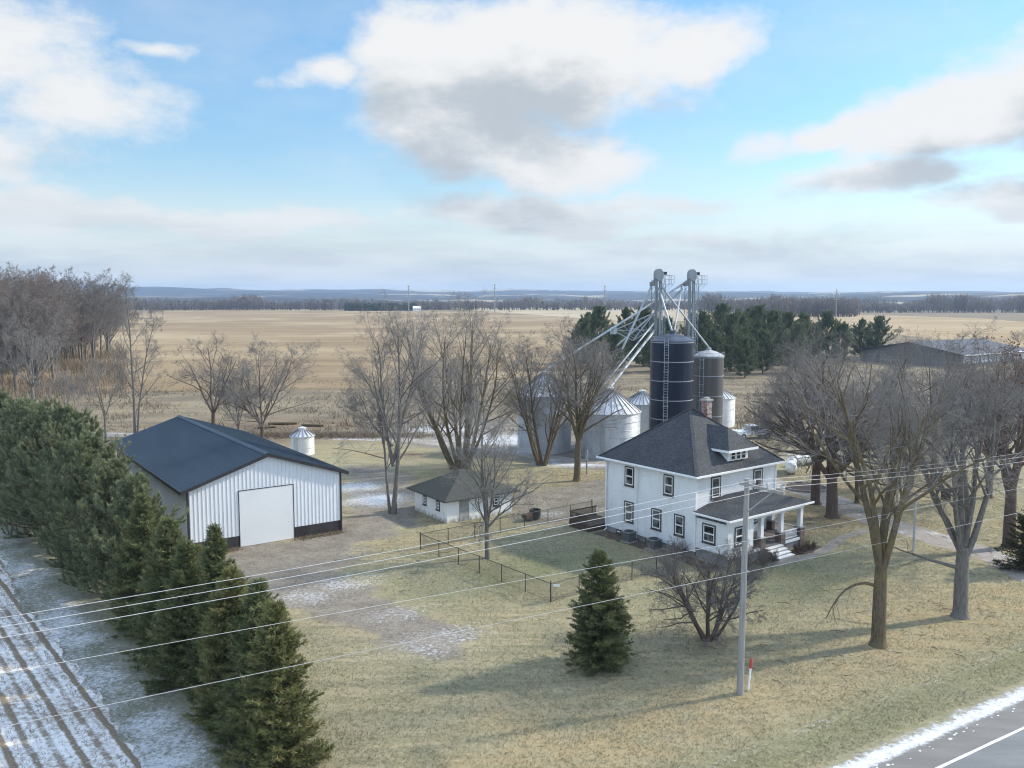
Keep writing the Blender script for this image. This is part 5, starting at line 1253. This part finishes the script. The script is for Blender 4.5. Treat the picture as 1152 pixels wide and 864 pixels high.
# ---------------------------------------------------------------- low growth (stuff)
def blades(name, X_, Y_, hgt, w, mat, seed, lean=.6, z=0.):
    rng = np.random.default_rng(seed); n = len(X_); h = hgt * rng.uniform(.5, 1.3, n); a = rng.random(n) * 2 * PI
    b = np.stack([X_, Y_, np.full(n, z)], 1); s = np.stack([np.cos(a), np.sin(a), 0 * a], 1) * w
    tip = b + np.stack([rng.normal(size=n) * lean * h, rng.normal(size=n) * lean * h, h], 1)
    v = np.stack([b - s * .5, b + s * .5, tip], 1).reshape(-1, 3)
    me = fast_mesh(name, v, None, np.arange(3 * n).reshape(-1, 3), shade_t=np.clip(rng.normal(.45, .22, n) + .15 * (vnoise(X_ / 1.5, Y_ / 1.5) - .5), 0, 1), smooth=False)
    o = mesh_obj(name, me, mat); return tag(o, kind='stuff')
rng = np.random.default_rng(4)
n = 260000; gxv = rng.uniform(-14, 46, n); gyv = 32 + 62 * rng.random(n) ** 1.35
eL = (gxv - EDGE0[0]) * wn[0] + (gyv - EDGE0[1]) * wn[1]; rdv = (gxv - RL0[0]) * rn[0] + (gyv - RL0[1]) * rn[1]
def inhouse(o_, rz, x0, x1, y0, y1):
    dx, dy = gxv - o_[0], gyv - o_[1]; a = dx * math.cos(rz) + dy * math.sin(rz); b = -dx * math.sin(rz) + dy * math.cos(rz); return (a > x0) & (a < x1) & (b > y0) & (b < y1)
dpoly = sdist(gxv, gyv, [gnd(*p) for p in [(215, 660), (268, 612), (385, 597), (395, 560), (380, 520), (470, 530), (470, 590), (420, 612), (380, 650), (470, 690), (548, 712), (500, 748), (400, 715), (330, 690)]])
keep = (eL > 0) & (rdv > 2.7) & ~inhouse((HX, HY), HA, -.2, 9.6, -4.5, 9.6) & ~inhouse((BX, BY), BA, -.2, 12.3, -2.5, 26) & ~inhouse((gx, gy), GA, -.2, 6.8, -.2, 6) & (dpoly < rng.normal(-.5, 1., n)) & (vnoise(gxv / 1.1, gyv / 1.1) * .7 + .3 * vnoise(gxv / 4, gyv / 4 + 9) > rng.random(n) * .62)
drv = [gnd(1130, 631), gnd(1075, 612), gnd(1030, 599), gnd(985, 585), gnd(930, 560)]
dmin = np.min([np.hypot(gxv - a, gyv - b) for a, b in drv], axis=0); keep &= dmin > 2.2
blades('grass', gxv[keep], gyv[keep], .10, .035, M['grass_blade'], 6, .9)
n = 26000; pxs = rng.uniform(-150, 140, n); pys = rng.triangular(384, 398, 452, n); dd_ = F * CAMH / (pys - 331) ; ux, uy = (pxs - 576) / F * dd_, dd_
kp = rng.random(n) < np.clip(vnoise(ux / 7 + 9, uy / 7) * 1.9 - .45, 0, 1)
blades('undergrowth', ux[kp], uy[kp], 2.4, .16, M['brush'], 29, .35)
tw = MB(); rg = random.Random(77)
for i in range(260):
    cx_, cy_ = rg.choice([(20, 46), (26.6, 50), (37, 64), (10.8, 46.5), (28, 74), (-1.8, 62)]); x_ = cx_ + rg.gauss(0, 4.2); y_ = cy_ + rg.gauss(0, 3.6)
    if (x_ - RL0[0]) * rn[0] + (y_ - RL0[1]) * rn[1] < 3.2: continue
    a_ = rg.uniform(0, PI); l_ = rg.uniform(.15, .9); tw.tube([(x_, y_, .03), (x_ + l_ * .5 * math.cos(a_), y_ + l_ * .5 * math.sin(a_), .05), (x_ + l_ * math.cos(a_ + .3), y_ + l_ * math.sin(a_ + .3), .03)], rg.uniform(.006, .018), 4)
tag(tw.build('fallen_twigs', M['bark']), kind='stuff')
n = 60000; s_ = rng.uniform(-6, 55, n); k_ = rng.integers(0, 34, n); o_ = -2.2 - k_ * .80 + rng.normal(size=n) * .07
P_ = EDGE0[None] + s_[:, None] * wu[None] + o_[:, None] * wn[None]
kp = (vnoise(s_ / 1.2, k_ * 3.1) > rng.random(n) * .9) & (P_[:, 1] > 28)
blades('corn_stubble', P_[kp, 0], P_[kp, 1], .13, .03, M['stubble'], 8, .8)
# brush, weeds and rough growth along the track and in the pasture
n = 150000; pxs = rng.uniform(-150, 1300, n); d_ = rng.uniform(108, 200, n); bx = (pxs - 576) / F * d_; by = d_
w_ = np.clip(fbm(bx / 6, by / 6, 3) * 2.2 - .75, 0, 1) * np.interp(by, [108, 125, 170, 200], [.5, 1, .9, .2])
w_ *= ~((bx > -32) & (bx < 30) & (by < 122))
kp = rng.random(n) < w_
blades('rough_growth', bx[kp], by[kp], .38, .13, M['brush'], 9, .7)
n = 60000; pxs = rng.uniform(-150, 1300, n); d_ = rng.uniform(116, 240, n); bx = (pxs - 576) / F * d_; by = d_
kp = rng.random(n) < np.clip((vnoise(bx / 9 + 50, by / 9) - .58) * 5, 0, 1) * np.clip(vnoise(bx / 1.8, by / 1.8) * 2 - .7, 0, 1)
kp &= by < 128 + 50 * np.clip((1000 - pxs) / 400, 0, 1); kp &= ~((bx > -12) & (bx < 32) & (by < 124))
blades('scrub', bx[kp], by[kp], .95, .16, M['brush'], 19, .45)
n = 5000; bx = rng.normal(size=n) * 7 - 26; by = 118 + rng.normal(size=n) * 1.2; blades('brush_pile', bx, by, .5, .10, M['brush'], 10, 1.2)
n = 2500; t_ = rng.random(n); bx = BX + (t_ * 12) * math.cos(BA) + .5 * math.sin(BA) + rng.normal(size=n) * .25; by = BY + (t_ * 12) * math.sin(BA) - .5 * math.cos(BA) + rng.normal(size=n) * .25
kp = (t_ < .3) | (t_ > .68); blades('weeds', bx[kp], by[kp], .2, .04, M['brush'], 12, .6)
# cut logs by the track
for i, (px, py, a, l, r) in enumerate(((318, 478, .1, 4.2, .22), (352, 480, -.15, 3.4, .2), (300, 482, .3, 2.6, .18))):
    x, y = gnd(px, py); t = MB(); t.tube([(-l / 2, 0, r), (0, .05, r), (l / 2, 0, r)], [r, r * .95, r * .8], 10); o = t.build('log', M['bark'], None, True); o.location = (x, y, 0); o.rotation_euler = (0, 0, a)
    tag(o, ('long fallen log lying by the gravel track behind the shed', 'middle-sized log right of the long one by the gravel track', 'shortest log left of the long one by the gravel track')[i], 'log', 'logs by the track')

# far woods beyond the fields: massed bare trunks and twigs
def woods(name, X_, Y_, Hh, n, w, mat, seed):
    rng = np.random.default_rng(seed); N_ = len(X_); z0 = hill_z(X_, Y_)
    x = np.repeat(X_, n); y = np.repeat(Y_, n); h = np.repeat(Hh, n); z = np.repeat(z0, n)
    a = rng.random(len(x)) * 2 * PI; rr = h * .26 * np.sqrt(rng.random(len(x))); hb = h * (.12 + .7 * rng.random(len(x)) ** .8) * (rng.random(len(x)) > .12)
    b = np.stack([x + rr * np.cos(a) * (hb > 0), y + rr * np.sin(a) * (hb > 0), z + hb], 1)
    tip = b + np.stack([rng.normal(size=len(x)) * h * .09, rng.normal(size=len(x)) * h * .09, h * rng.uniform(.12, .30, len(x)) + (hb == 0) * h * .5], 1)
    s = np.stack([np.cos(a + 1), np.sin(a + 1), .3 * np.sin(a * 3)], 1) * w * rng.uniform(.5, 1.4, (len(x), 1))
    v = np.stack([b - s * .5, b + s * .5, tip], 1).reshape(-1, 3)
    sh = np.clip(np.repeat(rng.random(N_) * .6, n) + .4 * rng.random(len(x)), 0, 1)
    return tag(mesh_obj(name, fast_mesh(name, v, None, np.arange(len(v)).reshape(-1, 3), shade_t=sh, smooth=False), mat), kind='stuff')
M['farwood'] = foliage('far_bare_woods', (.085, .068, .056), (.135, .11, .092), (.20, .165, .14), .2)
M['farever'] = foliage('far_evergreens', (.02, .032, .02), (.04, .055, .03), (.06, .075, .045), .1)
n = 3600; pxs = rng.uniform(-120, 1320, n); D_ = 1210 + 700 * rng.random(n) ** 2.2
D_ = np.where(pxs > 780, D_ * .85, D_)
woods('distant_woods', (pxs - 576) / F * D_, D_, rng.uniform(10, 19, n) * (.55 + .85 * vnoise(pxs / 35, D_ / 260)), 44, .9, M['farwood'], 14)
n = 240; pxs = rng.uniform(860, 1010, n); D_ = rng.uniform(720, 800, n)
woods('roadside_woods', (pxs - 576) / F * D_, D_ + 90, rng.uniform(11, 19, n), 60, .6, M['farwood'], 15)
n = 260; pxs = rng.uniform(388, 468, n); D_ = rng.uniform(1160, 1200, n); woods('distant_evergreens', (pxs - 576) / F * D_, D_, rng.uniform(7, 11, n), 60, 1.3, M['farever'], 16)
for i, (px, py, s_) in enumerate(((1012, 377, .42), (1082, 384, .36), (1105, 386, .4), (1147, 388, .5))):
    o = copy_tree(protos[(i + 1) % 4]); x, y = gnd(px, py); o.location = (x, y, -1.2); o.scale = (s_ * .8, s_ * .8, s_ * .62); o.rotation_euler = (0, 0, i * 2)
    o['label'] = ('round bare bush on field edge above the long barn roof middle', 'bare bush behind the long barn roof, second from the right', 'bare bush on field edge between two others above barn roof', 'bare bush on field edge at the right end of the barn')[i]; o['group'] = 'bushes behind the long barn'; o['category'] = 'bush'; o.name = 'field_bush'
# farmstead and line poles far away
x, y, _ = at(469, 345, 1150)
t = thing('far_farmhouse', 'tiny white farmhouse beyond the golden field', 'house', (x, y, 0), .3); t.scale = (.72, .72, .72)
m = MB(); m.box(-7, 7, -4, 4, 0, 5.5); m.build('wall', M['white'], t); m = MB(); m.prism([(-7.4, -4.5, 5.5), (-7.4, 0, 9), (-7.4, 4.5, 5.5)], (14.8, 0, 0)); m.build('roof', M['white'], t)
for i in range(3):
    m = MB(); m.box(-5 + i * 4, -3.6 + i * 4, -4.05, -4.003, 1.5, 3.8); m.build('window', M['glass'], t)
tl = ['transmission pole left of the tiny white farmhouse', 'transmission pole on the far field nearer the middle', 'transmission pole behind the spouts left of the silos', 'transmission pole with pale insulators rising over the right pines']
for i, (px, py0, py1, Y) in enumerate(((459.5, 321, 347, 1100), (556.5, 319.5, 346, 1050), (680.5, 321, 352, 900), (941.5, 325, 372, 420))):
    x, y, zt_ = at(px, py0, Y); w = .22 * Y / 400
    t = thing('transmission_pole', tl[i], 'transmission pole', (x, y, 0), .5, 'transmission poles across the fields')
    m = MB(); m.tube([(0, 0, -1), (0, 0, zt_)], [w * 1.2, w * .8], 8); m.build('shaft', M['pole'], t)
    for k in (0, 1):
        m = MB(); m.bar((-2.2, 0, zt_ - 1.5 - 3.5 * k), (2.2, 0, zt_ - 1.5 - 3.5 * k), w, w); m.build('crossarm', M['pole'], t)
    for s in (-2, 2):
        m = MB(); m.tube([(s, 0, zt_ - 1.6), (s, 0, zt_ - 2.9)], w * .8, 6); m.build('insulator', M['tank'], t)

# ---------------------------------------------------------------- sky, sun, haze
SUN_AZ = math.atan2(.945, .33); SUN_EL = math.radians(33)
w = bpy.data.worlds.new('World'); C.world = w; w.use_nodes = True; t = w.node_tree
bg = t.nodes['Background']; sky = N(t, 'ShaderNodeTexSky'); sky.sky_type = 'NISHITA'; sky.sun_disc = False
sky.sun_elevation = SUN_EL; sky.sun_rotation = SUN_AZ; sky.air_density = 1.0; sky.dust_density = .6; sky.ozone_density = 1.4; sky.altitude = 250
STR = .12
tc = N(t, 'ShaderNodeTexCoord').outputs['Generated']
sep = N(t, 'ShaderNodeSeparateXYZ'); L(t, tc, sep.inputs[0])
az = math_(t, 'ARCTAN2', sep.outputs[0], sep.outputs[1]); el = math_(t, 'ARCSINE', sep.outputs[2])
comb = N(t, 'ShaderNodeCombineXYZ'); L(t, az, comb.inputs[0]); L(t, el, comb.inputs[1]); ae = comb.outputs[0]
def A(px, py): return ((px - 576) / F, (331 - py) / F * .985)
def cloud_density(off):
    v = N(t, 'ShaderNodeVectorMath', operation='ADD'); L(t, ae, v.inputs[0]); v.inputs[1].default_value = (*off, 0); v = v.outputs[0]
    wn_ = N(t, 'ShaderNodeTexNoise'); L(t, v, wn_.inputs['Vector']); wn_.inputs['Scale'].default_value = 9; wn_.inputs['Detail'].default_value = 3
    vs_ = N(t, 'ShaderNodeVectorMath', operation='MULTIPLY_ADD'); L(t, wn_.outputs['Color'], vs_.inputs[0]); vs_.inputs[1].default_value = (.10, .065, 0); vs_.inputs[2].default_value = (-.05, -.0325, 0)
    va = N(t, 'ShaderNodeVectorMath', operation='ADD'); L(t, v, va.inputs[0]); L(t, vs_.outputs[0], va.inputs[1]); v2 = va.outputs[0]
    blobs = [((600, 75), (.20, .085), .05, 1.35), ((520, 135), (.135, .085), -.1, 1.3), ((620, 185), (.115, .05), -.1, 1.15), ((750, 70), (.105, .045), .12, 1.0), ((370, 92), (.06, .02), .15, .72), ((480, 60), (.1, .06), .3, 1.0),
             ((20, 100), (.17, .075), -.1, .88), ((130, 140), (.15, .055), .05, .72), ((0, 190), (.2, .05), 0, .8), ((210, 78), (.06, .012), .1, .6),
             ((1165, 122), (.17, .078), .2, 1.45), ((1040, 150), (.15, .046), .25, 1.4), ((905, 167), (.10, .022), .2, 1.05), ((960, 212), (.13, .026), .05, .95), ((1120, 240), (.16, .035), 0, .9), ((840, 0), (.07, .022), 0, .7),
             ((300, 248), (.20, .022), .02, .95), ((600, 245), (.22, .026), -.05, 1.0), ((90, 245), (.2, .035), 0, .85), ((800, 275), (.3, .03), 0, .75), ((400, 295), (.45, .03), 0, .6), ((720, 235), (.12, .02), .05, .8)]
    acc = None
    for c, r, rot, amp in blobs:
        mp = N(t, 'ShaderNodeMapping', vector_type='TEXTURE'); L(t, v2, mp.inputs[0]); mp.inputs['Location'].default_value = (*A(*c), 0); mp.inputs['Rotation'].default_value = (0, 0, rot); mp.inputs['Scale'].default_value = (*r, 1)
        ln = N(t, 'ShaderNodeVectorMath', operation='LENGTH'); L(t, mp.outputs[0], ln.inputs[0])
        b_ = N(t, 'ShaderNodeMapRange'); b_.interpolation_type = 'SMOOTHSTEP'; L(t, ln.outputs['Value'], b_.inputs[0]); b_.inputs[1].default_value = 1.45; b_.inputs[2].default_value = 0; b_.inputs[3].default_value = 0; b_.inputs[4].default_value = amp
        acc = b_.outputs[0] if acc is None else math_(t, 'MAXIMUM', acc, b_.outputs[0])
    n1 = noise(t, stretch(t, v, .12, (1, 1.7, 1)), 8.5, 13, .66); n2 = noise(t, stretch(t, v, 0, (1, 3.5, 1)), 3.1, 5, .55)
    # unseen cloud elsewhere round the sky, added for its ambient light
    gen = math_(t, 'MULTIPLY', sstep(t, noise(t, tc, 2.2, 5, .55), .42, .66), sstep(t, math_(t, 'MAXIMUM', math_(t, 'ABSOLUTE', az), math_(t, 'MULTIPLY', el, 1.4)), .62, .8))
    acc = math_(t, 'MAXIMUM', acc, gen)
    d = math_(t, 'ADD', acc, math_(t, 'MULTIPLY', math_(t, 'SUBTRACT', n1, .5), 1.45)); d = math_(t, 'ADD', d, math_(t, 'MULTIPLY', math_(t, 'SUBTRACT', n2, .5), .5))
    return d
d0_ = cloud_density((0, 0)); d1_ = cloud_density((.022, .056))
alpha = sstep(t, d0_, .10, .80)
low = sstep(t, el, .15, .02)
alpha = math_(t, 'MAXIMUM', alpha, math_(t, 'MULTIPLY', low, .93))
veil = math_(t, 'MULTIPLY', sstep(t, noise(t, stretch(t, ae, 0, (1, 2.5, 1)), 3.5, 5, .6), .30, .75), .30)
alpha = math_(t, 'MAXIMUM', alpha, veil)
tex = math_(t, 'SUBTRACT', noise(t, stretch(t, ae, .1, (1, 2.2, 1)), 14, 8, .6), .5)
thick = sstep(t, math_(t, 'ADD', d1_, math_(t, 'MULTIPLY', tex, .9)), .44, 1.35)                    # cloud lying between here and the sun dims it
ccol = mixc(t, math_(t, 'MULTIPLY', thick, .92), (3.4, 3.42, 3.42), (1.84, 2.06, 2.26))
bands = mixc(t, sstep(t, noise(t, stretch(t, ae, .02, (1, 7, 1)), 4.2, 9, .6), .36, .62), (1.98, 2.24, 2.42), (2.98, 3.15, 3.2))
ccol = mixc(t, math_(t, 'MULTIPLY', low, .8), ccol, bands)
over = sstep(t, math_(t, 'MAXIMUM', math_(t, 'ABSOLUTE', az), math_(t, 'MULTIPLY', el, 1.4)), .62, .95)
ccol = mixc(t, over, ccol, (6.1, 7.2, 8.9))  # cloud outside the view made brighter and bluer to fill the shade
skyc = N(t, 'ShaderNodeMix', data_type='RGBA', blend_type='MULTIPLY'); skyc.inputs[0].default_value = 1; L(t, sky.outputs[0], skyc.inputs[6]); L(t, mixc(t, sstep(t, el, .30, .08), (.44, .66, .74), (.55, .62, .63)), skyc.inputs[7])
final = mixc(t, alpha, skyc.outputs[2], ccol)
L(t, final, bg.inputs[0]); bg.inputs[1].default_value = STR

sd = Vector((math.sin(SUN_AZ) * math.cos(SUN_EL), math.cos(SUN_AZ) * math.cos(SUN_EL), math.sin(SUN_EL)))
sl0 = bpy.data.lights.new('sun', 'SUN'); sl0.energy = 2.5; sl0.angle = math.radians(2.4); sl0.color = (1, .91, .77)
so = bpy.data.objects.new('sun', sl0); COL.objects.link(so); so.rotation_euler = (-sd).to_track_quat('-Z', 'Y').to_euler(); so.location = (60, 20, 60)

hm = bpy.data.materials.new('haze'); hm.use_nodes = True; t = hm.node_tree; t.nodes.remove(t.nodes['Principled BSDF'])
pv_ = N(t, 'ShaderNodeVolumePrincipled'); pv_.inputs['Color'].default_value = (.52, .70, .96, 1); pv_.inputs['Density'].default_value = .00014; pv_.inputs['Anisotropy'].default_value = .2
L(t, pv_.outputs[0], t.nodes['Material Output'].inputs['Volume'])
m = MB(); m.box(-7500, 7500, -450, 8500, -30, 120); o = m.build('haze', hm); tag(o, kind='stuff')

C.view_settings.view_transform = 'Standard'; C.view_settings.look = 'None'; C.view_settings.gamma = 1; C.view_settings.use_curve_mapping = False
C.view_settings.exposure = 1.15
C.render.engine = 'CYCLES'; C.cycles.max_bounces = 5; C.cycles.diffuse_bounces = 2; C.cycles.glossy_bounces = 2; C.cycles.transparent_max_bounces = 8; C.cycles.volume_bounces = 0
C.cycles.use_denoising = True; C.cycles.denoiser = 'OPENIMAGEDENOISE'; C.cycles.denoising_input_passes = 'RGB_ALBEDO_NORMAL'; C.cycles.denoising_prefilter = 'ACCURATE'; C.cycles.filter_width = 1.15; C.cycles.use_adaptive_sampling = False
